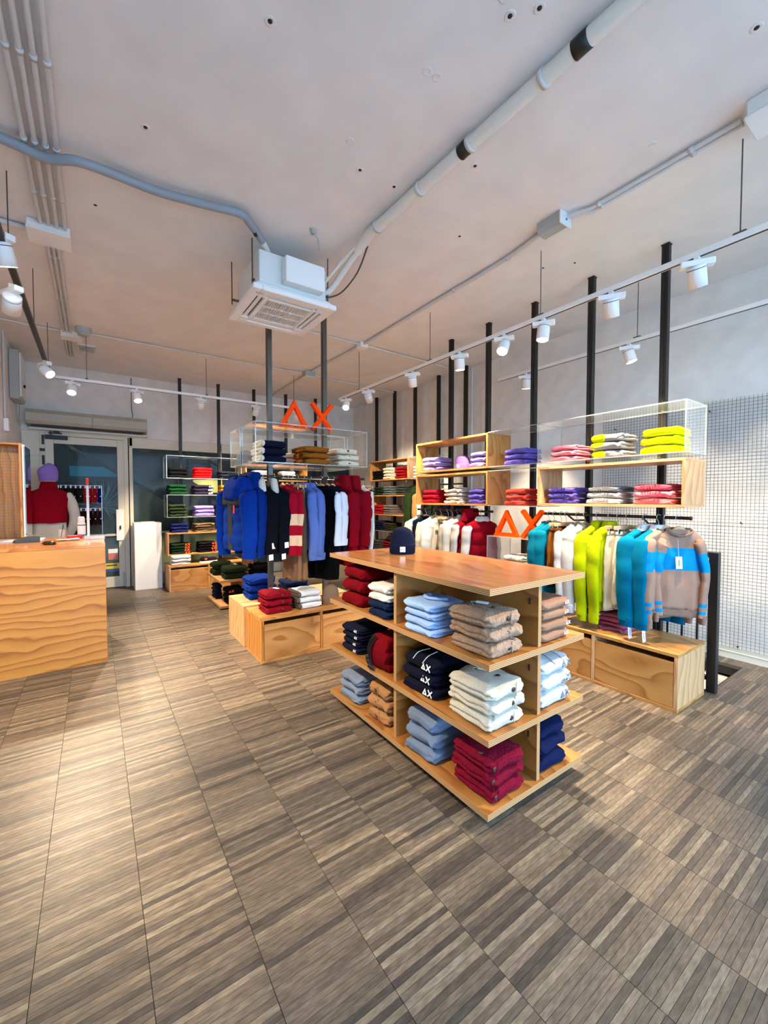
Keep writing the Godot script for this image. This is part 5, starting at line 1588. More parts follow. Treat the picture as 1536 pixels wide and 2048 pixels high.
# ---------------------------------------------------------------- the till counter at the left
func build_counter() -> void:
	var t := thing("till_counter", "till counter of strongly grained plywood with a glossy top at the left", "counter", Vector3(-0.39, 0, -4.87))
	part("front_panel", board(Vector3(0.92, 1.02, 0.025), Vector3(0, 0.51, 0.4675), 0, 0.002), M.till, t)
	part("side_panel", board(Vector3(0.025, 1.02, 0.93), Vector3(0.4475, 0.51, -0.012), 2, 0.002), M.till, t)
	part("back_panel", board(Vector3(0.9, 1.02, 0.02), Vector3(-0.01, 0.51, -0.46), 0, 0.002), M.till, t)
	part("top", board(Vector3(0.92, 0.026, 0.96), Vector3(0, 1.034, 0), 0, 0.002), M.till_top, t)
	var y := 1.047
	var tr := thing("paper_tray", "white sheet of papers lying along the counter's far edge", "papers", Vector3(-0.62, y, -5.2))
	part("sheet", bx(Vector3(0.4, 0.006, 0.3), Vector3(0, 0.003, 0), 0, 0.001), M.white_matt, tr)
	part("sheet", bx(Vector3(0.38, 0.004, 0.26), Vector3(0.02, 0.008, 0.01), 0, 0.001), M.card, tr)
	var pt := thing("card_terminal", "dark grey wedge shaped card terminal on the counter", "card terminal", Vector3(-0.52, y, -4.99), 0.25)
	part("wedge", B.new().prism(PackedVector2Array([Vector2(-0.09, 0), Vector2(0.09, 0), Vector2(0.08, 0.022), Vector2(-0.05, 0.062), Vector2(-0.09, 0.05)]), -0.06, 0.06, Transform3D(Basis(Vector3.UP, PI), Vector3.ZERO)).mesh(), std(rgb(74, 76, 74), 0.6), pt)
	part("keypad", bx(Vector3(0.1, 0.004, 0.09), Vector3(-0.012, 0.046, 0), 0, 0.001), M.black, pt, Vector3.ZERO, Vector3(0, 0, 0.3))
	var ms := thing("computer_mouse", "glossy black computer mouse near the counter's front edge", "computer mouse", Vector3(-0.325, y, -4.6), -0.9)
	var sh := B.new().tube(curve([Vector3(-0.055, 0.006, 0), Vector3(-0.045, 0.014, 0), Vector3(-0.01, 0.018, 0), Vector3(0.03, 0.016, 0), Vector3(0.052, 0.008, 0)]), [0.006, 0.013, 0.02, 0.024, 0.0255, 0.026, 0.0265, 0.0265, 0.0265, 0.026, 0.0255, 0.025, 0.025, 0.025, 0.0245, 0.0235, 0.022, 0.02, 0.017, 0.013, 0.006], 18, Vector2(1.25, 0.62)).mesh()
	part("shell", sh, std(rgb(16, 16, 17), 0.15), ms)
	part("wheel", bx(Vector3(0.016, 0.008, 0.006), Vector3(-0.03, 0.028, 0), 0, 0.002), M.grey_plastic, ms)
	var rd := thing("receipt_book", "open wallet of receipts and cards on the counter", "receipts", Vector3(-0.22, y, -4.95), 0.3)
	part("cover", bx(Vector3(0.17, 0.008, 0.1), Vector3(0, 0.004, 0), 0, 0.002), std(rgb(120, 84, 46), 0.6), rd)
	part("slip", bx(Vector3(0.1, 0.002, 0.08), Vector3(0.04, 0.012, 0), 0, 0.0), M.card, rd, Vector3.ZERO, Vector3(0, 0, 0.08))
	part("slip", bx(Vector3(0.08, 0.002, 0.07), Vector3(-0.04, 0.012, 0.005), 0, 0.0), M.white_matt, rd, Vector3.ZERO, Vector3(0, 0.2, -0.05))
	part("clasp", bx(Vector3(0.05, 0.012, 0.03), Vector3(0.06, 0.014, 0.03), 0, 0.003), M.grey_plastic, rd)
	solo("red_card_pack", bx(Vector3(0.11, 0.03, 0.08), Vector3(0, 0.015, 0), 0, 0.003), M.print_red, "bright red card packet leaning on the counter beside the spray bottle", "packet", Vector3(-0.17, y, -5.2), 0.35)
	var bt := thing("sanitiser_bottle", "white sanitiser bottle with blue base on the counter", "bottle", Vector3(-0.115, y, -5.26))
	part("bottle", B.new().lathe([Vector2(0, 0), Vector2(0.033, 0), Vector2(0.035, 0.006), Vector2(0.035, 0.14), Vector2(0.03, 0.158), Vector2(0.02, 0.165), Vector2(0, 0.165)], 20).mesh(), M.white, bt)
	part("cap", B.new().lathe([Vector2(0, 0.163), Vector2(0.03, 0.163), Vector2(0.03, 0.195), Vector2(0.022, 0.215), Vector2(0, 0.217)], 20).mesh(), M.white, bt)
	part("blue_band", B.new().lathe([Vector2(0.0353, 0.01), Vector2(0.0356, 0.012), Vector2(0.0356, 0.034), Vector2(0.0353, 0.036)], 20).mesh(), std(rgb(60, 120, 190), 0.5), bt)
	part("label_print", B.new().lathe([Vector2(0.0353, 0.125), Vector2(0.0356, 0.126), Vector2(0.0356, 0.134), Vector2(0.0353, 0.135)], 20).mesh(), M.print_dark, bt)
	var sg := thing("upright_sign_post", "tall slim grey post with a red tip in a clear base on the counter", "sign post", Vector3(-0.055, y, -5.0))
	part("base", bx(Vector3(0.17, 0.035, 0.1), Vector3(0.05, 0.0175, 0), 0, 0.003), M.acrylic_edge, sg)
	part("post", bx(Vector3(0.022, 0.5, 0.012), Vector3(0, 0.28, 0), 1, 0.002), M.pipe, sg)
	part("red_tip", bx(Vector3(0.024, 0.07, 0.014), Vector3(0, 0.565, 0), 1, 0.003), M.print_red, sg)
	var jr := thing("clear_tumbler", "small clear tumbler holding a dark pen on the counter", "tumbler", Vector3(-0.275, y, -5.27))
	part("glass", B.new().lathe([Vector2(0, 0), Vector2(0.026, 0), Vector2(0.03, 0.09), Vector2(0.028, 0.09), Vector2(0.025, 0.004), Vector2(0, 0.004)], 18).mesh(), M.acrylic, jr)
	part("pen", B.new().tube([Vector3(-0.01, 0.006, 0), Vector3(0.014, 0.14, 0)], 0.004, 8).mesh(), M.black, jr)
	# amber wooden niche with a wire grid in front, standing behind the counter, and a mirror beside it
	var a := thing("wood_niche", "honey coloured wooden niche with a wire grid front behind the counter", "niche", Vector3(-0.715, 0, -5.47))
	part("back_board", board(Vector3(0.26, 1.99, 0.018), Vector3(0, 0.995, -0.1), 1, 0.001), M.till, a)
	part("side_board", board(Vector3(0.018, 1.99, 0.2), Vector3(0.125, 0.995, 0.009), 1, 0.001), M.till, a)
	part("top_board", board(Vector3(0.232, 0.018, 0.19), Vector3(0, 1.981, 0.005), 0, 0.001), M.till, a)
	var g := B.new()
	for k in 8:
		g.box(Vector3(-0.12 + k * 0.0293, 1.06 + 0.44, 0), Vector3(0.003, 0.86, 0.003))
	for k in 30:
		g.box(Vector3(-0.005, 1.07 + k * 0.0294, 0.003), Vector3(0.24, 0.003, 0.003))
	part("wire_grid", g.mesh(), M.wire, a, Vector3(0, 0, 0.08))
	var mr := thing("tall_mirror", "tall narrow mirror set against the niche side behind the counter", "mirror", Vector3(-0.572, 0, -5.62))
	part("mirror_glass", bx(Vector3(0.006, 1.94, 0.42), Vector3(0.012, 1.0, 0)), M.mirror, mr)
	part("frame", bx(Vector3(0.014, 1.98, 0.44), Vector3(0, 0.99, 0), 1, 0.002), M.white, mr)

# ---------------------------------------------------------------- shelves and rack along the right hand side
func build_right_unit() -> void:
	var wood_m: Material = M.oak
	var xf := 3.30
	var xb := 3.665
	var cx := (xf + xb) * 0.5
	var dx := xb - xf
	var pz := [-1.45, -2.04, -2.63, -3.23, -3.83]
	var pn := ["rightmost dark pole of the right hand shelves, behind the neon sweaters", "second pole from the right on the right hand shelves", "dark pole behind the orange cross letter at the right", "dark pole at the right end of the twin wooden boxes", "dark pole behind the middle of the twin wooden boxes"]
	for i in 5:
		pole(pn[i], 3.7, pz[i], M.pole)
	# bay with neon knitwear
	acrylic_box("long clear acrylic box holding pink, grey and neon yellow sweaters", Vector3(cx, 1.945, -1.725), Vector3(dx, 0.36, 1.15), 0)
	wood_box("long pale wooden box holding purple, grey and pink sweaters", Vector3(cx, 1.557, -1.725), Vector3(dx, 0.345, 1.15), 0, wood_m)
	# twin boxes further back and the clear boxes between
	wood_box("upper of the two wooden boxes with lilac knitwear", Vector3(cx, 1.94, -3.46), Vector3(dx, 0.36, 1.15), 0, M.ply2)
	wood_box("lower of the two wooden boxes with lilac knitwear", Vector3(cx, 1.552, -3.46), Vector3(dx, 0.36, 1.15), 0, M.ply2)
	acrylic_box("clear acrylic box with one lilac cable sweater stack", Vector3(cx, 1.945, -2.591), Vector3(dx, 0.36, 0.575), 0, [false, false])
	acrylic_box("clear acrylic box with one coral sweater stack", Vector3(cx, 1.552, -2.591), Vector3(dx, 0.36, 0.575), 0, [false, false])
	acrylic_box("low clear acrylic box under the right hand orange letters", Vector3(cx, 0.9, -2.591), Vector3(dx, 0.34, 0.585), 0)
	letters("on the low acrylic box at the right", Vector3(3.4, 1.0705, -2.845), -PI / 2, 0.262)
	var f := -PI / 2
	var w := Vector3(0.25, 0.05, 0.27)
	var yb := 1.774
	stack("pink cotton sweater", "in the long acrylic box", C(226, 132, 148), 3, Vector3(3.475, yb, -2.09), f, Vector3(0.25, 0.047, 0.27), {soft = 1.3})
	stack("neon yellow and grey colour block sweater", "in the acrylic box", C(150, 150, 152), 3, Vector3(3.475, yb, -1.71), f, Vector3(0.25, 0.064, 0.27), {soft = 1.3, band = [C(226, 236, 6), 0.0, 0.5]})
	stack("plain neon yellow sweater", "at the acrylic box's right end", C(232, 240, 4), 3, Vector3(3.475, yb, -1.34), f, Vector3(0.245, 0.064, 0.27), {tag = true, soft = 1.2})
	yb = 1.405
	stack("purple sweatshirt with raised lettering", "in the pale wooden box", C(92, 78, 168), 3, Vector3(3.475, yb, -2.09), f, Vector3(0.27, 0.047, 0.28), {name = "folded_sweatshirt", cat = "sweatshirt"})
	stack("grey sweatshirt with raised lettering", "in the pale wooden box", [C(206, 202, 196), C(184, 182, 178), C(130, 130, 132)], 3, Vector3(3.475, yb, -1.735), f, Vector3(0.27, 0.048, 0.28), {name = "folded_sweatshirt", cat = "sweatshirt"})
	stack("pink sweatshirt with raised lettering", "in the pale wooden box", [C(238, 128, 128), C(232, 118, 130), C(214, 92, 112)], 3, Vector3(3.475, yb, -1.37), f, Vector3(0.27, 0.051, 0.28), {name = "folded_sweatshirt", cat = "sweatshirt"})
	raised_text("SUN68", 3.475 - 0.142, yb, -2.09, 0.047, C(64, 54, 140))
	raised_text("SUN68", 3.475 - 0.142, yb, -1.735, 0.048, C(150, 148, 144))
	raised_text("SUN68", 3.475 - 0.142, yb, -1.37, 0.051, C(206, 84, 100))
	stack("lilac cable sweater", "in the acrylic box beside the wooden box", C(112, 98, 192, "cable"), 3, Vector3(3.475, 1.774, -2.59), f, Vector3(0.26, 0.055, 0.28), {soft = 1.1})
	stack("coral red sweater", "in acrylic box above the orange letters", C(206, 68, 58), 3, Vector3(3.475, 1.381, -2.58), f, Vector3(0.25, 0.055, 0.28), {soft = 1.1})
	stack("cream cable sweater", "in the low acrylic box", C(222, 214, 198, "cable"), 3, Vector3(3.475, 0.739, -2.6), f, Vector3(0.24, 0.05, 0.28), {soft = 1.2})
	yb = 1.78
	stack("lilac and grey striped sweater", "in the upper twin wooden box", C(150, 132, 206), 3, Vector3(3.475, yb, -3.83), f, Vector3(0.26, 0.056, 0.28), {band = [C(196, 180, 220), 0.02, 0.5]})
	beanie("lilac beanie between two sweater stacks in the upper twin box", C(146, 108, 196), Vector3(3.43, yb, -3.36), f, 0.095, 0.16, M.card)
	stack("plain lilac sweater", "at the upper twin box's right end", C(146, 128, 206), 3, Vector3(3.475, yb, -3.07), f, Vector3(0.22, 0.056, 0.28), {})
	yb = 1.392
	stack("red and lilac striped sweater", "in the lower twin wooden box", C(176, 18, 42), 3, Vector3(3.475, yb, -3.83), f, Vector3(0.26, 0.054, 0.28), {band = [C(180, 20, 44), 0.04, 0.96]})
	stack("cream ruffled blouse", "in the lower twin wooden box", C(232, 224, 208, "weave"), 4, Vector3(3.475, yb, -3.44), f, Vector3(0.26, 0.042, 0.28), {name = "folded_blouse", cat = "blouse", soft = 1.8, collar = C(232, 224, 208, "weave")})
	stack("violet sweater", "at the lower twin box's right end", C(92, 80, 176), 3, Vector3(3.475, yb, -3.09), f, Vector3(0.22, 0.054, 0.28), {})
	# drawer benches below
	drawer_bench("plywood drawer bench with two fronts at the right, clothes hanging above", Vector3(3.187, 0, -2.285), Vector3(3.665, 0.4, -1.125), 0, -1, 2, M.ply2, M.oak)
	drawer_bench("plywood drawer bench hidden behind the island", Vector3(3.187, 0, -3.45), Vector3(3.665, 0.4, -2.295), 0, -1, 2, M.ply2, M.oak)
	stack("pink knitted scarf", "on the right drawer bench", C(176, 92, 120), 4, Vector3(3.47, 0.4, -1.645), f, Vector3(0.22, 0.036, 0.27), {name = "folded_scarf", cat = "scarf", soft = 1.4})
	clothes_rail("black clothes rail carrying teal, white, lime and striped sweaters", Vector3(3.42, 1.31, -2.34), Vector3(3.42, 1.31, -1.15), [0.23, 0.74], Vector3(0.255, 0, 0))
	clothes_rail("black clothes rail under the twin wooden boxes", Vector3(3.42, 1.31, -4.13), Vector3(3.42, 1.31, -2.92), [0.25, 0.74], Vector3(0.255, 0, 0))
	var y := 1.31
	var x := 3.42
	var teal := C(4, 106, 132)
	var cream := C(204, 200, 192)
	var lime := C(176, 194, 8)
	var sw := {length = 0.56, sleeve = 0.62, hem = true}
	hang("teal sweater at the far left of the right rack", "leftmost teal sweater", Vector3(x, y, -2.255), -0.16, sw.merged({mat = teal, cuff_mat = teal}))
	hang("second teal sweater on the right rack, with a hanging tag", "second teal sweater", Vector3(x, y, -2.2), -0.16, sw.merged({mat = teal, cuff_mat = teal, tag = true}))
	hang("brown suede skirt with tied bow on clip hanger", "brown suede skirt", Vector3(x, y, -2.133), -0.16, {name = "hanging_skirt", cat = "skirt", mat = C(126, 74, 30, "plain"), clips = true, length = 0.5, half = 0.17, depth = 0.03, collar_mat = C(120, 70, 28, "plain")})
	hang("second brown suede skirt behind the white sweaters", "second brown suede skirt", Vector3(x, y, -2.084), -0.16, {name = "hanging_skirt", cat = "skirt", mat = C(120, 70, 30, "plain"), clips = true, length = 0.48, half = 0.17, depth = 0.03})
	hang("left of two white sweaters on the right rack", "left white sweater", Vector3(x, y, -1.981), -0.16, sw.merged({mat = C(202, 196, 190), cuff_mat = C(206, 206, 212), length = 0.58, sleeve = 0.64}, true))
	hang("right of two white sweaters, next to the lime ones", "right white sweater", Vector3(x, y, -1.914), -0.16, sw.merged({mat = cream, cuff_mat = C(200, 202, 210), length = 0.58, sleeve = 0.64}, true))
	hang("left of two lime yellow roll neck sweaters", "left lime sweater", Vector3(x, y, -1.807), -0.16, sw.merged({mat = lime, cuff_mat = lime, collar = "roll", tag = true, length = 0.6, sleeve = 0.68}, true))
	hang("right of two lime yellow roll neck sweaters, white tag in front", "right lime sweater", Vector3(x, y, -1.709), -0.16, sw.merged({mat = lime, cuff_mat = lime, collar = "roll", tag = true, length = 0.6, sleeve = 0.68}, true))
	var crm := C(222, 214, 196, "weave")
	hang("cream trousers on clip hanger, beside the lime sweaters", "cream trousers by the lime sweaters", Vector3(x, y, -1.639), -0.2, {name = "hanging_trousers", cat = "trousers", mat = crm, clips = true, length = 0.62, half = 0.15, depth = 0.03})
	hang("cream trousers on clip hanger, beside the teal sweaters", "cream trousers by the teal sweaters", Vector3(x, y, -1.571), -0.2, {name = "hanging_trousers", cat = "trousers", mat = C(232, 224, 206, "weave"), clips = true, length = 0.58, half = 0.15, depth = 0.03})
	var t2 := C(0, 112, 150)
	var cuffw := C(2, 98, 134)
	for k in 2:
		var lab: String = ["left of two bright teal sweaters with white shirt collar", "right of two bright teal sweaters with white shirt collar"][k]
		hang(lab, ["left", "right"][k] + " teal sweater with white collar", Vector3(x, y, [-1.448, -1.353][k]), -0.24, sw.merged({mat = t2, cuff_mat = cuffw, collar = "shirt", collar_mat = C(232, 232, 232, "weave"), r0 = 0.075, r1 = 0.06, length = 0.57, sleeve = 0.64, cuff_tag = true}, true))
	var tp := rgb(150, 118, 100)
	var bl := rgb(12, 128, 194)
	var body_b := banded([[0.0, tp], [0.13, bl], [0.285, tp]], 0.8)
	var slv_b := banded([[0.0, tp], [0.10, bl], [0.24, tp], [0.46, bl], [0.485, tp], [0.51, bl], [0.535, tp]], 0.9)
	var tpm := C(150, 118, 100)
	hang("taupe sweater with blue chest band, second from the rack's right end", "second taupe and blue sweater", Vector3(x, y, -1.305), -0.3, sw.merged({mat = body_b, sleeve_mat = slv_b, cuff_mat = tpm, collar_mat = tpm, length = 0.57, sleeve = 0.62}, true))
	hang("taupe sweater with blue chest band, facing out at the rack's right end", "rightmost taupe and blue sweater", Vector3(x, y, -1.222), -0.9, sw.merged({mat = body_b, sleeve_mat = slv_b, cuff_mat = tpm, collar_mat = tpm, tag = true, length = 0.55, sleeve = 0.58, half = 0.158}, true))
	# rack under the twin boxes
	var wh := C(206, 202, 190, "weave")
	var s2 := {length = 0.6, sleeve = 0.6}
	hang("cream short sleeved top with dark trim, left end of the twin box rack", "cream short sleeved top", Vector3(x, y, -4.060), -0.2, {name = "hanging_tee", cat = "top", mat = C(226, 214, 196), length = 0.6, sleeve = 0.3, r0 = 0.09, r1 = 0.085, cuff_mat = C(40, 36, 40)})
	hang("dark navy top beside the cream short sleeved top", "dark navy top", Vector3(x, y, -3.971), -0.2, {name = "hanging_tee", cat = "top", mat = C(16, 28, 44), length = 0.66, sleeve = 0.0})
	hang("left of two white cotton jackets on orange wood hangers", "left white cotton jacket", Vector3(x, y, -3.804), -0.2, s2.merged({name = "hanging_jacket", cat = "jacket", mat = wh, hanger_mat = M.hanger_orange, r0 = 0.08, r1 = 0.065}))
	hang("right of two white cotton jackets on orange wood hangers", "right white cotton jacket", Vector3(x, y, -3.696), -0.2, s2.merged({name = "hanging_jacket", cat = "jacket", mat = wh, hanger_mat = M.hanger_orange, r0 = 0.08, r1 = 0.065}))
	hang("taupe trousers on clip hanger between white garments", "taupe trousers", Vector3(x, y, -3.578), -0.2, {name = "hanging_trousers", cat = "trousers", mat = C(122, 100, 78, "weave"), clips = true, length = 0.7, half = 0.15, depth = 0.025})
	hang("cream skirt with dark pleat on clip hanger", "cream skirt", Vector3(x, y, -3.509), -0.2, {name = "hanging_skirt", cat = "skirt", mat = C(214, 206, 190, "weave"), clips = true, length = 0.66, half = 0.16, depth = 0.03})
	hang("cream cardigan left of the red vests", "cream cardigan", Vector3(x, y, -3.421), -0.2, s2.merged({mat = C(200, 192, 178), name = "hanging_cardigan", cat = "cardigan"}))
	hang("white roll neck sweater next to the red vests", "white roll neck sweater", Vector3(x, y, -3.352), -0.2, s2.merged({mat = C(206, 202, 194), collar = "roll"}))
	var red := C(134, 8, 24, "plain")
	hang("left of two red quilted vests over white sleeves", "left red vest", Vector3(x, y, -3.234), -0.25, {name = "hanging_vest", cat = "vest", mat = red, sleeve_mat = C(206, 202, 194), length = 0.62, sleeve = 0.6, quilt = 0.11, depth = 0.055, collar = "high", collar_mat = red, r0 = 0.06, sleeve_quilt = 0.0})
	hang("right of two red quilted vests, white collar showing", "right red vest", Vector3(x, y, -3.067), -0.22, {name = "hanging_vest", cat = "vest", mat = red, sleeve_mat = C(206, 202, 194), length = 0.62, sleeve = 0.6, quilt = 0.13, depth = 0.06, collar = "shirt", collar_mat = C(206, 202, 194), r0 = 0.06, sleeve_quilt = 0.0})

# lettering worked into the fold of each sweatshirt of a stack that faces the aisle
func raised_text(s: String, x: float, y0: float, z: float, step: float, mat: Material) -> void:
	var key := "text_" + s
	if not mesh_cache.has(key):
		var tm := TextMesh.new()
		tm.text = s
		var fnt := SystemFont.new()
		fnt.font_names = PackedStringArray(["Droid Sans"])
		fnt.font_weight = 700
		tm.font = fnt
		tm.font_size = 48
		tm.pixel_size = 0.0009
		tm.depth = 0.004
		mesh_cache[key] = tm
	for t in get_children():
		if t is Node3D and str(t.name).begins_with("folded_sweatshirt") and abs(t.position.z - z) < 0.03 and abs(t.position.x - 3.475) < 0.03 and t.position.y > y0 - 0.01 and t.position.y < y0 + 0.16:
			part("lettering", mesh_cache[key], mat, t, Vector3(-0.01, step * 0.5, 0.1405))

# ---------------------------------------------------------------- the double sided unit in the middle of the shop
func build_centre_unit() -> void:
	pole("tall grey pole under the cooling unit, left of the central pair", 1.43, -4.03, M.pole_grey)
	pole("tall grey pole under the cooling unit, right of the central pair", 2.03, -4.03, M.pole_grey)
	acrylic_box("clear acrylic box in the shop's middle, orange letters standing on top", Vector3(1.725, 1.945, -3.8), Vector3(1.15, 0.36, 0.4), 2)
	acrylic_box("rear clear acrylic box behind the central poles", Vector3(1.725, 1.945, -4.23), Vector3(1.15, 0.36, 0.34), 2)
	letters("on the central acrylic box", Vector3(1.435, 2.125, -3.8), 0.0, 0.262)
	var yb := 1.774
	stack("navy sweater with white striped sleeve", "in the central acrylic box", C(20, 22, 44), 3, Vector3(1.34, yb, -3.78), 0.0, Vector3(0.24, 0.068, 0.28), {soft = 1.3, band = [C(222, 216, 200), -0.03, 0.12]})
	stack("mustard brown quilted vest", "in the central acrylic box", C(150, 88, 26, "weave"), 3, Vector3(1.755, yb, -3.78), 0.0, Vector3(0.28, 0.06, 0.3), {name = "folded_vest", cat = "vest", soft = 1.2})
	stack("cream cardigan with tiny buttons", "in the central acrylic box", C(226, 216, 190, "cable"), 3, Vector3(2.11, yb, -3.78), 0.0, Vector3(0.25, 0.06, 0.29), {name = "folded_cardigan", cat = "cardigan", buttons = true, button_x = 0.0, soft = 1.4})
	stack("off white sweater", "in the rear central acrylic box", C(222, 214, 196), 3, Vector3(1.72, yb, -4.24), 0.0, Vector3(0.26, 0.05, 0.26), {})
	beanie("dusty blue beanie at the left end of the rear acrylic box", C(92, 112, 150), Vector3(1.25, yb, -4.22), 0.3, 0.09, 0.16, M.card)
	# benches
	drawer_bench("plywood drawer bench with two fronts in the shop's middle", Vector3(1.17, 0, -4.0), Vector3(2.33, 0.4, -3.545), 2, 1, 2, M.ply2, M.till)
	drawer_bench("rear plywood drawer bench standing back to back with the central bench", Vector3(1.17, 0, -4.61), Vector3(2.33, 0.4, -4.065), 2, -1, 2, M.oak, M.oak)
	stack("burgundy wool cardigan with round buttons", "on the central drawer bench", C(120, 10, 28), 3, Vector3(1.375, 0.4, -3.76), 0.0, Vector3(0.25, 0.064, 0.27), {name = "folded_cardigan", cat = "cardigan", buttons = true, button_x = 0.12, tag = true, soft = 1.3})
	stack("white striped shirt", "on the central drawer bench", C(214, 222, 232, "weave"), 3, Vector3(1.68, 0.4, -3.76), 0.0, Vector3(0.25, 0.056, 0.26), {name = "folded_shirt", cat = "shirt", band = [C(96, 84, 76, "weave"), -0.02, 0.14], soft = 0.9})
	beanie("taupe beanie with white patch standing on the central drawer bench", C(128, 106, 90), Vector3(1.92, 0.4, -3.69), -0.1, 0.085, 0.2, M.card)
	stack("bright blue padded jacket", "on the rear central bench", C(8, 44, 128), 3, Vector3(1.43, 0.4, -4.4), 0.0, Vector3(0.29, 0.075, 0.3), {name = "folded_jacket", cat = "jacket", soft = 1.6})
	stack("dark blue folded jeans", "on the rear central bench, right of the pole", C(22, 36, 74, "weave"), 3, Vector3(1.8, 0.4, -4.36), 0.0, Vector3(0.26, 0.05, 0.3), {name = "folded_jeans", cat = "jeans"})
	# rails
	var y := 1.655
	var z := -3.755
	clothes_rail("black clothes rail in the shop's middle carrying coats, shirts and puffers", Vector3(0.97, y, z), Vector3(2.36, y, z), [0.33, 0.763], Vector3(0, 0, -0.25))
	clothes_rail("rear black clothes rail behind the central poles", Vector3(1.05, y, -4.27), Vector3(2.38, y, -4.27), [0.28, 0.73], Vector3(0, 0, 0.22))
	var f := -1.42     # fronts look to the left and a little to the viewer
	var blue := C(8, 46, 132, "plain")
	var dgrey := C(52, 54, 56, "plain")
	var jk := {name = "hanging_jacket", cat = "jacket", quilt = 0.11, depth = 0.06, length = 0.56, sleeve = 0.6, r0 = 0.085, r1 = 0.06}
	var b1 := hang("bright blue hooded puffer jacket at the central rack's left end", "blue puffer at the end", Vector3(1.04, y, z), f + 0.12, jk.merged({mat = blue, collar = "hood", collar_mat = blue}))
	part("dark_yoke", garment_body([[-0.09, 0.1, 0.04, 0], [-0.16, 0.19, 0.066, 0], [-0.25, 0.205, 0.074, 0], [-0.27, 0.2, 0.068, 0]], 3, 0.0), dgrey, b1)
	part("zip_panel", bx(Vector3(0.07, 0.44, 0.012), Vector3(-0.02, -0.44, 0.062), 1, 0.003), dgrey, b1)
	part("red_tag", bx(Vector3(0.02, 0.07, 0.004), Vector3(0.06, -0.3, 0.075), 1), M.print_red, b1)
	hang("second bright blue puffer jacket, behind the hooded one", "second blue puffer", Vector3(1.17, y, z), f, jk.merged({mat = C(6, 38, 112, "plain"), collar = "high"}))
	var blk := C(12, 13, 20, "plain")
	for k in 2:
		var h := hang(["left of two black coats with cream hoods on the central rack", "right of two black coats with cream hoods on the central rack"][k], ["left", "right"][k] + " black coat", Vector3([1.255, 1.37][k], y, z), f, {name = "hanging_coat", cat = "coat", mat = blk, collar = "none", length = 0.6, sleeve = 0.58, depth = 0.06, r0 = 0.075, r1 = 0.055})
		part("cream_hood", B.new().tube(curve([Vector3(0.05, -0.05, 0.03), Vector3(0.09, -0.08, 0.045), Vector3(0.12, -0.15, 0.05), Vector3(0.13, -0.22, 0.045)]), 0.034, 10).mesh(), C(218, 212, 198), h)
		for s in [0, 1]:
			part("white_label", bx(Vector3(0.045, 0.05, 0.002)), M.card, h, Vector3(0.24, -0.62 - 0.1 * s, 0.01 + 0.03 * s), Vector3(0, PI / 2 + 0.2, 0.05))
	var rd := rgb(140, 10, 30)
	var sand := rgb(206, 170, 136)
	var rb := banded([[0, rd], [0.26, sand], [0.36, rd], [0.45, sand], [0.545, rd]], 0.8)
	var rs := banded([[0, rd], [0.21, sand], [0.31, rd], [0.40, sand], [0.495, rd]], 0.9)
	for k in 2:
		hang(["left of two red and sand striped sweaters", "right of two red and sand striped sweaters"][k], ["left", "right"][k] + " red striped sweater", Vector3([1.455, 1.5][k], y, z), f, {mat = rb, sleeve_mat = rs, collar_mat = C(140, 10, 30), length = 0.56, sleeve = 0.6, r0 = 0.062})
	var tan_m := C(142, 106, 78, "weave")
	for k in 2:
		hang(["left of two tan trousers between striped sweaters and blue shirts", "right of two tan trousers between striped sweaters and blue shirts"][k], ["left", "right"][k] + " tan trousers", Vector3([1.545, 1.6][k], y, z), f, {name = "hanging_trousers", cat = "trousers", mat = tan_m, clips = true, length = 0.86, half = 0.15, depth = 0.035, folds = 0.012})
	var sh := C(88, 112, 178, "weave")
	for k in 2:
		hang(["left of two mid blue shirts on the central rack", "right of two mid blue shirts on the central rack"][k], ["left", "right"][k] + " mid blue shirt", Vector3([1.665, 1.735][k], y, z), f, {name = "hanging_shirt", cat = "shirt", mat = sh, collar = "shirt", length = 0.6, sleeve = 0.62, r0 = 0.07, r1 = 0.056, cuff_mat = sh})
	hang("long black dress with white tag on the central rack", "long black dress", Vector3(1.85, y, z), f + 0.3, {name = "hanging_dress", cat = "dress", mat = C(10, 10, 13), length = 0.9, sleeve = 0.0, tag = true, collar = "crew", depth = 0.05, badge = M.print_white})
	var wt := C(226, 230, 240, "weave")
	for k in 2:
		hang(["left of two white frill cuffed blouses under navy tops", "right of two white frill cuffed blouses under navy tops"][k], ["left", "right"][k] + " white blouse", Vector3([1.925, 1.985][k], y, z), f, {name = "hanging_blouse", cat = "blouse", mat = C(18, 20, 34) if k == 0 else C(24, 22, 40), sleeve_mat = wt, cuff_mat = wt, collar = "crew", length = 0.62, sleeve = 0.5, r0 = 0.055, r1 = 0.05})
	var red := C(134, 8, 24, "plain")
	for k in 2:
		hang(["left of two red high collared puffer jackets", "right of two red high collared puffer jackets"][k], ["left", "right"][k] + " red puffer", Vector3([2.1, 2.215][k], y, z), f, jk.merged({mat = red, collar = "high", length = 0.78, sleeve = 0.56, quilt = 0.12}, true))
	var iv := C(226, 218, 202)
	hang("ivory cardigan with dark hem band right of the red puffers", "ivory cardigan", Vector3(2.29, y, z), f, {name = "hanging_cardigan", cat = "cardigan", mat = iv, cuff_mat = C(50, 30, 30), length = 0.66, sleeve = 0.6})
	hang("navy trousers at the central rack's right end", "navy trousers", Vector3(2.35, y, z), f, {name = "hanging_trousers", cat = "trousers", mat = C(24, 30, 66, "weave"), clips = true, length = 0.74, half = 0.16, depth = 0.03})
	build_low_island()

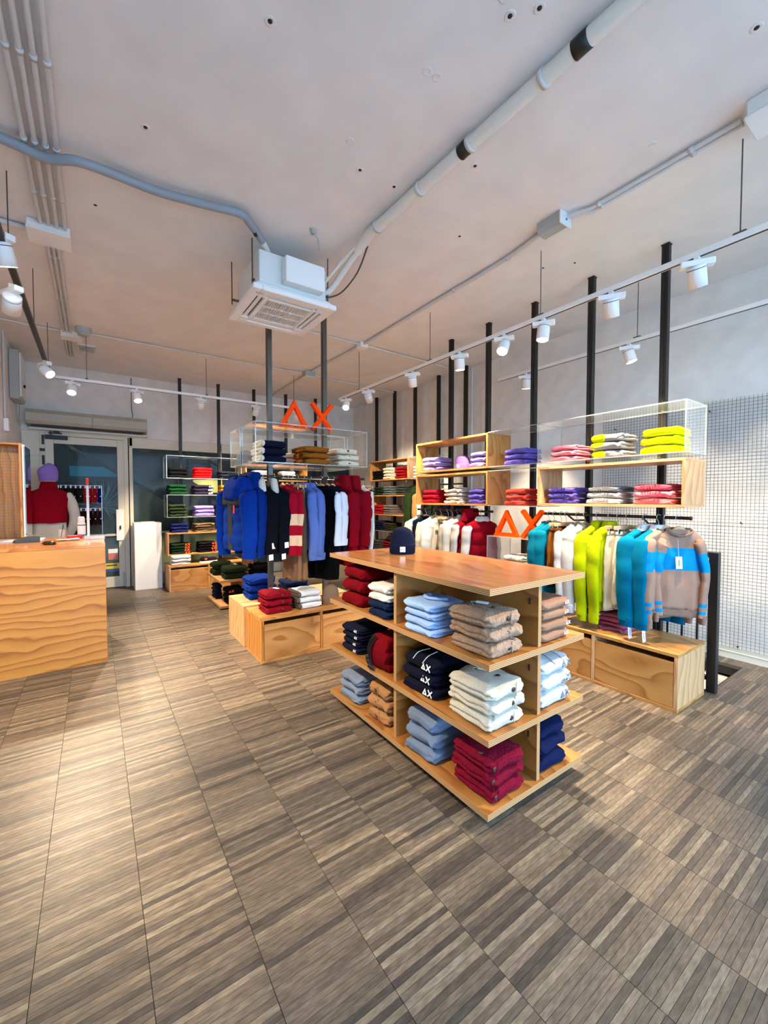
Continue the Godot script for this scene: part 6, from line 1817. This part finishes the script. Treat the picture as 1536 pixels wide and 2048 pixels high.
# low plywood island with olive stock, between the middle unit and the window
func build_low_island() -> void:
	var t := thing("low_display_island", "low plywood display island with olive jackets near the back", "display island", Vector3(1.68, 0, -5.96))
	for y in [0.045, 0.38]:
		part("shelf", ply(Vector3(0.74, 0.028, 0.74), 1, 2, M.oak, M.edge), null, t, Vector3(0, y - 0.014, 0))
	part("shelf", ply(Vector3(0.56, 0.028, 0.6), 1, 2, M.oak, M.edge), null, t, Vector3(0.09, 0.716, -0.06))
	part("leg_panel", ply(Vector3(0.02, 0.307, 0.62), 0, 2, M.oak, M.edge), null, t, Vector3(-0.05, 0.1985, 0))
	part("leg_panel", ply(Vector3(0.5, 0.307, 0.02), 2, 0, M.oak, M.edge), null, t, Vector3(0.1, 0.1985, 0.05))
	part("leg_panel", ply(Vector3(0.02, 0.322, 0.5), 0, 2, M.oak, M.edge), null, t, Vector3(0.12, 0.541, -0.08))
	stack("dark olive jacket with orange tag", "on the low island", C(34, 46, 30), 2, Vector3(1.53, 0.38, -5.75), 0.0, Vector3(0.3, 0.085, 0.28), {name = "folded_jacket", cat = "jacket", soft = 1.6, tag = true})
	stack("dark olive parka", "at the low island's left corner", C(38, 48, 34), 2, Vector3(1.46, 0.38, -6.15), -PI / 2, Vector3(0.26, 0.09, 0.26), {name = "folded_jacket", cat = "jacket", soft = 1.8})
	stack("black zipped top", "on the low island behind the olive jacket", C(20, 22, 20), 2, Vector3(1.9, 0.38, -5.78), 0.0, Vector3(0.28, 0.08, 0.28), {name = "folded_jacket", cat = "jacket", soft = 1.6})
	stack("black track top with orange marks", "under the low island", C(18, 18, 22), 3, Vector3(1.55, 0.045, -5.76), 0.0, Vector3(0.28, 0.07, 0.28), {name = "folded_jacket", cat = "jacket", badge = M.print_orange, badge_h = 0.03, badge_x = -0.3, soft = 1.6})
	stack("dark navy tee", "at the low island's left side", C(22, 24, 44), 4, Vector3(1.4, 0.045, -6.15), -PI / 2, Vector3(0.24, 0.05, 0.1), {name = "folded_tee", cat = "tee"})

# ---------------------------------------------------------------- shelves in front of the back window
func build_back_unit() -> void:
	var zc := -7.4262
	var px := [1.19, 1.80, 2.42, 3.03, 3.65]
	for i in 5:
		pole("dark pole of the window shelves, %s" % ["leftmost", "second from left", "third from left, left of the tall central poles", "fourth from left, behind the orange triangle", "rightmost, behind the orange cross"][i], px[i], -7.63, M.pole)
	acrylic_box("top clear acrylic box of the window shelves, left bay", Vector3(1.5, 1.945, zc), Vector3(1.15, 0.36, 0.36), 2)
	acrylic_box("lower clear acrylic box of the window shelves, left bay", Vector3(1.5, 1.327, zc), Vector3(1.15, 0.36, 0.36), 2)
	wood_box("low wooden box of the window shelves, left bay", Vector3(1.5, 0.722, zc), Vector3(1.15, 0.36, 0.36), 2, M.ply2)
	drawer_bench("plywood drawer bench under the window shelves", Vector3(0.92, 0, -7.6), Vector3(2.08, 0.4, -7.1), 2, 1, 2, M.ply2, M.oak)
	wood_box("upper wooden box of the window shelves, right bay", Vector3(2.72, 1.945, zc), Vector3(1.15, 0.36, 0.36), 2, M.ply2)
	wood_box("lower wooden box of the window shelves, right bay", Vector3(2.72, 1.327, zc), Vector3(1.15, 0.36, 0.36), 2, M.ply2)
	var s := Vector3(0.27, 0.055, 0.28)
	stack("black sweater", "top left on the window shelves", C(16, 16, 20), 3, Vector3(1.1, 1.774, zc), 0.0, s, {})
	stack("bright red sweater", "on the window shelves", C(226, 18, 24), 4, Vector3(1.475, 1.774, zc), 0.0, Vector3(0.27, 0.045, 0.28), {})
	stack("dark slate sweater", "on the window shelves, behind the blue jacket", C(36, 40, 54), 3, Vector3(1.87, 1.774, zc), 0.0, Vector3(0.27, 0.045, 0.28), {})
	stack("forest green sweater", "on the window shelves", C(22, 66, 38), 3, Vector3(1.09, 1.508, zc), 0.0, s, {})
	stack("dark purple sweatshirt with white marks", "on the window shelves", C(36, 30, 52), 3, Vector3(1.475, 1.508, zc), 0.0, Vector3(0.3, 0.055, 0.28), {badge = M.print_white, badge_h = 0.03, badge_x = 0.34})
	stack("ochre sweatshirt with white marks", "on the window shelves", C(176, 110, 22), 3, Vector3(1.88, 1.508, zc), 0.0, s, {badge = M.print_white, badge_h = 0.03, badge_x = 0.0})
	stack("olive green sweater", "in the window shelves' acrylic box", C(44, 58, 36), 4, Vector3(1.09, 1.156, zc), 0.0, Vector3(0.26, 0.05, 0.28), {soft = 1.4})
	stack("lavender sweatshirt", "on the window shelves", C(152, 128, 214), 3, Vector3(1.49, 1.156, zc), 0.0, Vector3(0.3, 0.058, 0.28), {badge = M.print_dark, badge_h = 0.02, badge_x = 0.34})
	stack("speckled grey sweater", "in the window shelves' acrylic box", cloth(rgb(150, 148, 146), "melange"), 3, Vector3(1.9, 1.156, zc), 0.0, Vector3(0.25, 0.055, 0.28), {})
	stack("royal navy sweater", "on the window shelves' wooden box", C(28, 34, 92), 3, Vector3(1.11, 0.902, zc), 0.0, Vector3(0.26, 0.05, 0.28), {})
	stack("brown camouflage trousers", "on the window shelves' wooden box", cloth(rgb(130, 106, 82), "melange"), 4, Vector3(1.49, 0.902, zc), 0.0, Vector3(0.32, 0.036, 0.28), {name = "folded_trousers", cat = "trousers", soft = 1.6})
	stack("small white sock bundle", "on the window shelves' wooden box", C(226, 222, 214), 3, Vector3(1.83, 0.902, zc), 0.0, Vector3(0.16, 0.045, 0.2), {name = "folded_socks", cat = "socks", soft = 1.6})
	stack("dark green hoodie with orange marks", "in the low wooden box", C(28, 44, 30), 4, Vector3(1.12, 0.562, zc + 0.02), 0.0, Vector3(0.3, 0.042, 0.28), {name = "folded_hoodie", cat = "hoodie", badge = M.print_orange, badge_h = 0.034, badge_x = 0.3})
	stack("black hoodie with orange marks", "in the low wooden box", C(22, 20, 28), 4, Vector3(1.52, 0.562, zc + 0.02), 0.0, Vector3(0.28, 0.042, 0.28), {name = "folded_hoodie", cat = "hoodie", badge = M.print_orange, badge_h = 0.034, badge_x = 0.36})
	stack("white folded tee", "on the window drawer bench", C(232, 232, 236), 3, Vector3(1.1, 0.4, -7.27), 0.0, Vector3(0.28, 0.05, 0.28), {name = "folded_tee", cat = "tee"})
	shoe("dark low trainer with white sole on the window drawer bench", Vector3(1.52, 0.4, -7.24))
	stack("pale grey sweater", "in the right bay's upper box", C(196, 194, 190), 3, Vector3(2.45, 1.785, zc), 0.0, s, {})
	stack("white knitted sweater", "in the right bay's upper box", C(226, 222, 214), 3, Vector3(2.95, 1.785, zc), 0.0, s, {})
	stack("olive folded overshirt", "in the right bay's lower box", C(48, 60, 40), 3, Vector3(2.45, 1.167, zc), 0.0, s, {name = "folded_shirt", cat = "shirt"})
	# white plinth beside the door
	var p := thing("white_plinth", "plain white display plinth standing beside the glass door", "plinth", Vector3(0.69, 0, -7.73))
	part("body", bx(Vector3(0.38, 1.06, 0.36), Vector3(0, 0.53, 0), 1, 0.003), M.white, p)
	part("top_plate", bx(Vector3(0.2, 0.012, 0.2), Vector3(0.01, 1.066, 0), 0, 0.002), M.grey_plastic, p)
	# boots of the central racks stand aside: small accessory stand behind the counter
	var rk := thing("accessory_stand", "two tier accessory stand hung with dark and red gloves behind the counter", "display stand", Vector3(-0.17, 0, -7.66))
	for x in [-0.26, 0.26]:
		part("upright", B.new().tube([Vector3(x, 0, 0), Vector3(x, 1.64, 0)], 0.008, 8).mesh(), M.chrome, rk)
	for yy in [1.64, 1.3]:
		part("bar", B.new().tube([Vector3(-0.26, yy, 0), Vector3(0.26, yy, 0)], 0.006, 8).mesh(), M.chrome, rk)
	part("foot", bx(Vector3(0.56, 0.02, 0.3), Vector3(0, 0.01, 0), 0, 0.003), M.steel_black, rk)
	var cols := [C(24, 34, 30), C(20, 20, 22), C(26, 40, 30), C(20, 22, 24), C(30, 40, 34), C(176, 20, 30), C(168, 18, 28), C(180, 22, 34), C(22, 24, 110)]
	var glove := glove_mesh()
	for r in 2:
		for k in 9:
			var row: String = ["upper", "lower"][r]
			var which: String = ["leftmost", "second from left", "third from left", "fourth from left", "middle", "fourth from right", "third from right", "second from right", "rightmost"][k]
			var kind: String = "dark" if r == 1 or k < 5 else ("red" if k < 8 else "blue")
			var g := thing("hanging_gloves", "%s glove pair, %s on the accessory stand's %s bar" % [kind, which, row], "gloves", Vector3(-0.17 - 0.23 + k * 0.058, [1.64, 1.3][r], -7.65 + 0.003 * (k % 2)), 0.5 * (k % 3 - 1), "gloves on the accessory stand")
			part("glove", glove, cols[k] if r == 0 else [C(18, 18, 20), C(60, 14, 18), C(26, 26, 28)][k % 3], g)
			part("clip", bx(Vector3(0.02, 0.06, 0.008), Vector3(0, -0.025, 0.0), 1, 0.002), M.card, g)
			part("size_sticker", bx(Vector3(0.012, 0.012, 0.002), Vector3(0, -0.16, 0.019)), M.card, g)

func glove_mesh() -> ArrayMesh:
	var b := B.new()
	b.tube([Vector3(0, -0.04, 0), Vector3(0, -0.09, 0), Vector3(0, -0.15, 0), Vector3(0, -0.19, 0)], [0.026, 0.024, 0.03, 0.028], 10, Vector2(0.5, 1.0))
	for k in 4:
		b.tube([Vector3(-0.02 + k * 0.0135, -0.18, 0), Vector3(-0.023 + k * 0.0155, -0.265 + abs(k - 1.6) * 0.012, 0)], [0.0085, 0.0065], 8)
	b.tube([Vector3(0.022, -0.13, 0), Vector3(0.042, -0.19, 0.004)], [0.009, 0.007], 8)
	return b.mesh()

func shoe(label: String, at: Vector3) -> void:
	var t := thing("trainer", label, "shoe", at, 0.25)
	var sole := PackedVector2Array([Vector2(-0.135, -0.03), Vector2(-0.1, -0.042), Vector2(0, -0.036), Vector2(0.09, -0.05), Vector2(0.14, -0.03), Vector2(0.15, 0), Vector2(0.135, 0.035), Vector2(0.08, 0.05), Vector2(0, 0.036), Vector2(-0.1, 0.04), Vector2(-0.138, 0.025)])
	part("sole", B.new().prism(sole, 0, 0.026, Transform3D(Basis(Vector3(1, 0, 0), Vector3(0, 0, -1), Vector3(0, 1, 0)), Vector3.ZERO)).mesh(), M.white, t)
	part("upper", B.new().tube(curve([Vector3(-0.13, 0.06, 0), Vector3(-0.09, 0.06, 0), Vector3(-0.02, 0.052, 0), Vector3(0.06, 0.045, 0), Vector3(0.12, 0.04, 0), Vector3(0.143, 0.036, 0)], 3), [0.025, 0.034, 0.038, 0.04, 0.04, 0.04, 0.04, 0.04, 0.04, 0.04, 0.04, 0.038, 0.034, 0.028, 0.02, 0.01], 14, Vector2(1.0, 1.05)).mesh(), C(34, 28, 46), t)
	part("side_mark", bx(Vector3(0.04, 0.03, 0.006), Vector3(-0.06, 0.06, 0.038), 0, 0.002), M.print_orange, t)
	for k in 4:
		part("lace", B.new().tube([Vector3(0.0 + k * 0.02, 0.088 - k * 0.004, -0.018), Vector3(0.006 + k * 0.02, 0.09 - k * 0.004, 0.018)], 0.003, 5).mesh(), M.card, t)

# ---------------------------------------------------------------- shelves along the far part of the right wall
func build_far_unit() -> void:
	var cx := 4.3965
	var pz := [-6.85, -6.25, -5.65, -5.05, -4.45]
	for i in 5:
		pole("dark pole near the far right wall, %s" % ["farthest from the viewer", "second farthest", "third farthest", "second nearest", "nearest, beside the twin boxes' pole"][i], 4.6, pz[i], M.pole)
	wood_box("wooden box with black, cream and red sweaters on the far right wall", Vector3(cx, 1.945, -5.94), Vector3(0.36, 0.36, 1.15), 0, M.ply2)
	wood_box("wooden box with red and grey sweaters on the far right wall", Vector3(cx, 1.327, -5.94), Vector3(0.36, 0.36, 1.15), 0, M.ply2)
	acrylic_box("clear acrylic box low on the far right wall", Vector3(cx, 0.69, -5.94), Vector3(0.36, 0.36, 1.15), 0)
	acrylic_box("clear acrylic box on the far right wall behind the twin boxes", Vector3(cx, 1.945, -5.06), Vector3(0.36, 0.36, 0.575), 0)
	drawer_bench("drawer bench under the far right wall shelves", Vector3(4.14, 0, -6.52), Vector3(4.56, 0.4, -5.37), 0, -1, 2, M.ply2, M.oak)
	var f := -PI / 2
	var s := Vector3(0.29, 0.05, 0.28)
	var x := 4.36
	stack("black sweater", "on the far right wall", C(18, 16, 18), 4, Vector3(x, 1.785, -6.31), f, Vector3(0.29, 0.042, 0.28), {})
	stack("cream sweater", "on the far right wall", C(226, 216, 192), 4, Vector3(x, 1.785, -5.98), f, Vector3(0.24, 0.052, 0.28), {})
	stack("dark red sweater", "in the far right upper box", C(140, 16, 28), 4, Vector3(x, 1.785, -5.63), f, Vector3(0.26, 0.05, 0.28), {})
	stack("dark green sweater", "on the far right lower box", C(24, 42, 30), 3, Vector3(x, 1.508, -6.28), f, s, {})
	stack("grey green sweater", "on the far right lower box", cloth(rgb(108, 120, 116), "melange"), 4, Vector3(x, 1.508, -5.98), f, Vector3(0.24, 0.04, 0.28), {})
	stack("charcoal green sweater", "on the far right lower box", C(58, 66, 60), 4, Vector3(x, 1.508, -5.6), f, Vector3(0.25, 0.04, 0.28), {})
	stack("bright red sweater", "in the far right lower box", C(168, 20, 28), 3, Vector3(x, 1.167, -6.29), f, Vector3(0.3, 0.055, 0.28), {})
	stack("mid grey sweater", "in the far right lower box", C(120, 112, 108), 4, Vector3(x, 1.167, -5.98), f, Vector3(0.24, 0.042, 0.28), {})
	stack("dark denim jeans", "on the far right acrylic box", C(24, 34, 56, "weave"), 4, Vector3(x, 0.872, -6.28), f, Vector3(0.3, 0.042, 0.28), {name = "folded_jeans", cat = "jeans", soft = 1.6})
	stack("dark olive sweater", "on the far right acrylic box", C(54, 50, 38), 4, Vector3(x, 0.872, -5.97), f, Vector3(0.24, 0.036, 0.28), {})
	stack("speckled charcoal sweater", "in the far right acrylic box", cloth(rgb(78, 76, 74), "melange"), 4, Vector3(x, 0.519, -6.33), f, Vector3(0.22, 0.042, 0.28), {})
	stack("wine red sweater", "in the far right acrylic box", C(104, 16, 24), 4, Vector3(x, 0.519, -6.0), f, Vector3(0.25, 0.042, 0.28), {})
	stack("white ribbed sweater", "in the acrylic box behind the twin boxes", C(222, 212, 190), 4, Vector3(x, 1.774, -5.12), f, Vector3(0.26, 0.05, 0.28), {})
	var bag := thing("dark_handbag", "dark handbag with looped handles on the far right shelf", "handbag", Vector3(4.3, 0.687, -5.93), f)
	part("bag_body", fold_mesh(0.2, 0.1, 0.1, 1, 1, 1.0), C(50, 26, 22, "plain"), bag)
	for sx in [-0.02, 0.02]:
		part("handle", B.new().tube(curve([Vector3(-0.06, 0.09, sx), Vector3(-0.05, 0.14, sx), Vector3(0, 0.16, sx), Vector3(0.05, 0.14, sx), Vector3(0.06, 0.09, sx)]), 0.006, 8).mesh(), C(74, 34, 26, "plain"), bag)
	clothes_rail("black clothes rail with coats on the far right wall", Vector3(4.32, 1.66, -5.34), Vector3(4.32, 1.66, -4.2), [0.25, 0.75], Vector3(0.26, 0, 0))
	hang("dark green long parka on the far right wall rail", "green parka", Vector3(4.32, 1.66, -5.2), -0.12, {name = "hanging_coat", cat = "coat", mat = C(30, 46, 22, "plain"), length = 0.85, sleeve = 0.62, depth = 0.09, half = 0.23, collar = "hood", r0 = 0.085, r1 = 0.065})
	hang("camel brown coat next to the green parka", "camel coat", Vector3(4.32, 1.66, -5.05), -0.12, {name = "hanging_coat", cat = "coat", mat = C(164, 118, 74), length = 0.85, sleeve = 0.62, collar = "shirt", r0 = 0.075})
	hang("cream long coat right of the camel coat", "cream long coat", Vector3(4.32, 1.66, -4.93), -0.12, {name = "hanging_coat", cat = "coat", mat = C(220, 212, 194), length = 0.8, sleeve = 0.62, collar = "shirt"})
	hang("black jacket glimpsed under the twin boxes", "black jacket", Vector3(4.32, 1.66, -4.8), -0.5, {name = "hanging_jacket", cat = "jacket", mat = C(22, 20, 28), length = 0.62, sleeve = 0.6, collar = "crew"})
	hang("dark green jacket glimpsed under the twin boxes", "dark green jacket", Vector3(4.32, 1.66, -4.62), -0.5, {name = "hanging_jacket", cat = "jacket", mat = C(24, 40, 28), length = 0.62, sleeve = 0.6, collar = "crew"})
	hang("dark plum jacket glimpsed under the twin boxes", "dark plum jacket", Vector3(4.32, 1.66, -4.42), -0.5, {name = "hanging_jacket", cat = "jacket", mat = C(30, 18, 34), length = 0.62, sleeve = 0.6, collar = "crew"})

# ---------------------------------------------------------------- dressed dummy beside the door, seen from behind
func build_mannequin_corner() -> void:
	var t := thing("mannequin", "mannequin by the door in lilac beanie, red shoulder cape and white jacket", "mannequin", Vector3(-0.505, 0, -7.2), PI - 0.25)
	var skin := std(rgb(226, 214, 200), 0.5)
	var wht := C(226, 220, 204, "weave")
	part("plinth", bx(Vector3(0.4, 0.14, 0.4), Vector3(0, 0.07, 0), 0, 0.004), M.white, t)
	for s in [-1, 1]:
		part("leg", B.new().tube(curve([Vector3(s * 0.09, 0.16, 0), Vector3(s * 0.095, 0.55, 0.01), Vector3(s * 0.1, 1.0, 0)]), [0.06, 0.062, 0.064, 0.066, 0.068, 0.07, 0.074, 0.078, 0.083, 0.088, 0.092], 14).mesh(), C(214, 208, 196, "weave"), t)
		part("foot", B.new().tube([Vector3(s * 0.09, 0.17, -0.02), Vector3(s * 0.095, 0.165, 0.1)], [0.035, 0.028], 10).mesh(), M.white, t)
	part("torso", garment_body([[1.6, 0.06, 0.055, 0], [1.56, 0.1, 0.07, 0], [1.52, 0.2, 0.09, 0], [1.42, 0.22, 0.11, 0], [1.2, 0.185, 0.105, 0], [1.05, 0.19, 0.11, 0], [0.9, 0.2, 0.115, 0]], 4, 0.006), wht, t)
	for s in [-1, 1]:
		part("sleeve", B.new().tube(curve([Vector3(s * 0.19, 1.5, 0), Vector3(s * 0.255, 1.38, -0.01), Vector3(s * 0.285, 1.2, 0.0), Vector3(s * 0.245, 1.05, 0.05), Vector3(s * 0.18, 0.94, 0.1)]), [0.06, 0.066, 0.068, 0.068, 0.067, 0.066, 0.065, 0.064, 0.063, 0.062, 0.062, 0.061, 0.06, 0.058, 0.056, 0.055, 0.054, 0.053, 0.052, 0.051, 0.05], 14).mesh(), wht, t)
		part("hand", hand_mesh(s), skin, t, Vector3(s * 0.165, 0.93, 0.105), Vector3(0.5, 0, -s * 0.3))
	part("neck", B.new().tube([Vector3(0, 1.56, 0), Vector3(0, 1.66, 0.01)], [0.06, 0.052], 14).mesh(), skin, t)
	var head := part("head", B.new().lathe([Vector2(0, 1.62), Vector2(0.05, 1.63), Vector2(0.075, 1.68), Vector2(0.084, 1.75), Vector2(0.08, 1.82), Vector2(0.05, 1.87), Vector2(0, 1.885)], 20, Vector3(0, 0, 0.01)).mesh(), skin, t)
	part("nose", B.new().tube([Vector3(0, 1.775, 0.088), Vector3(0, 1.745, 0.108)], [0.008, 0.014], 8).mesh(), skin, head)
	part("mouth", bx(Vector3(0.036, 0.008, 0.01), Vector3(0, 1.708, 0.09), 0, 0.003), std(rgb(200, 160, 150), 0.5), head)
	for s in [-1, 1]:
		part("eye", B.new().lathe([Vector2(0, -0.006), Vector2(0.011, 0), Vector2(0, 0.006)], 10).mesh(), M.grey_plastic, head, Vector3(s * 0.032, 1.765, 0.086))
		part("ear", B.new().tube([Vector3(s * 0.084, 1.725, 0.0), Vector3(s * 0.088, 1.77, 0.0)], [0.012, 0.018], 8).mesh(), skin, head)
	var cape := C(150, 10, 30, "cable")
	part("cape", garment_body([[1.6, 0.07, 0.07, 0], [1.575, 0.11, 0.1, 0], [1.53, 0.22, 0.12, 0], [1.44, 0.252, 0.14, -0.005], [1.28, 0.225, 0.15, -0.012], [1.12, 0.2, 0.15, -0.018]], 7, 0.008), cape, t)
	part("cape_collar", garment_body([[1.675, 0.07, 0.065, 0], [1.66, 0.085, 0.08, 0], [1.58, 0.1, 0.09, 0]], 8, 0.0), cape, t)
	var lil := C(150, 124, 206)
	var bt := thing("worn_beanie", "slouchy lilac beanie worn by the mannequin", "beanie", Vector3(-0.505, 1.715, -7.19), PI - 0.25)
	part("crown", B.new().tube(curve([Vector3(0, 0, 0), Vector3(0, 0.06, -0.006), Vector3(0.006, 0.12, -0.012), Vector3(0.02, 0.165, -0.014), Vector3(0.03, 0.18, -0.014)], 3), [0.098, 0.103, 0.108, 0.111, 0.112, 0.111, 0.108, 0.102, 0.093, 0.08, 0.066, 0.05, 0.012], 24).mesh(), lil, bt)
	part("cuff", B.new().tube([Vector3(0, -0.03, 0), Vector3(0, -0.02, 0), Vector3(0, 0.03, 0), Vector3(0, 0.04, 0)], [0.095, 0.103, 0.107, 0.1], 24).mesh(), lil, bt)

func hand_mesh(s: int) -> ArrayMesh:
	var b := B.new()
	b.tube([Vector3(0, 0.03, 0), Vector3(0, 0, 0.0), Vector3(0, -0.05, 0.005), Vector3(0, -0.085, 0.012)], [0.024, 0.027, 0.036, 0.034], 12, Vector2(0.42, 1.0))
	for k in 4:
		var x := -0.027 + k * 0.018
		var l: float = [0.06, 0.072, 0.07, 0.055][k]
		b.tube([Vector3(x, -0.08, 0.012), Vector3(x * 1.05, -0.08 - l * 0.55, 0.02), Vector3(x * 1.05, -0.08 - l, 0.034)], [0.009, 0.0085, 0.007], 8)
	b.tube([Vector3(-s * 0.03, -0.03, 0.006), Vector3(-s * 0.052, -0.06, 0.02), Vector3(-s * 0.056, -0.088, 0.03)], [0.011, 0.01, 0.008], 8)
	return b.mesh()
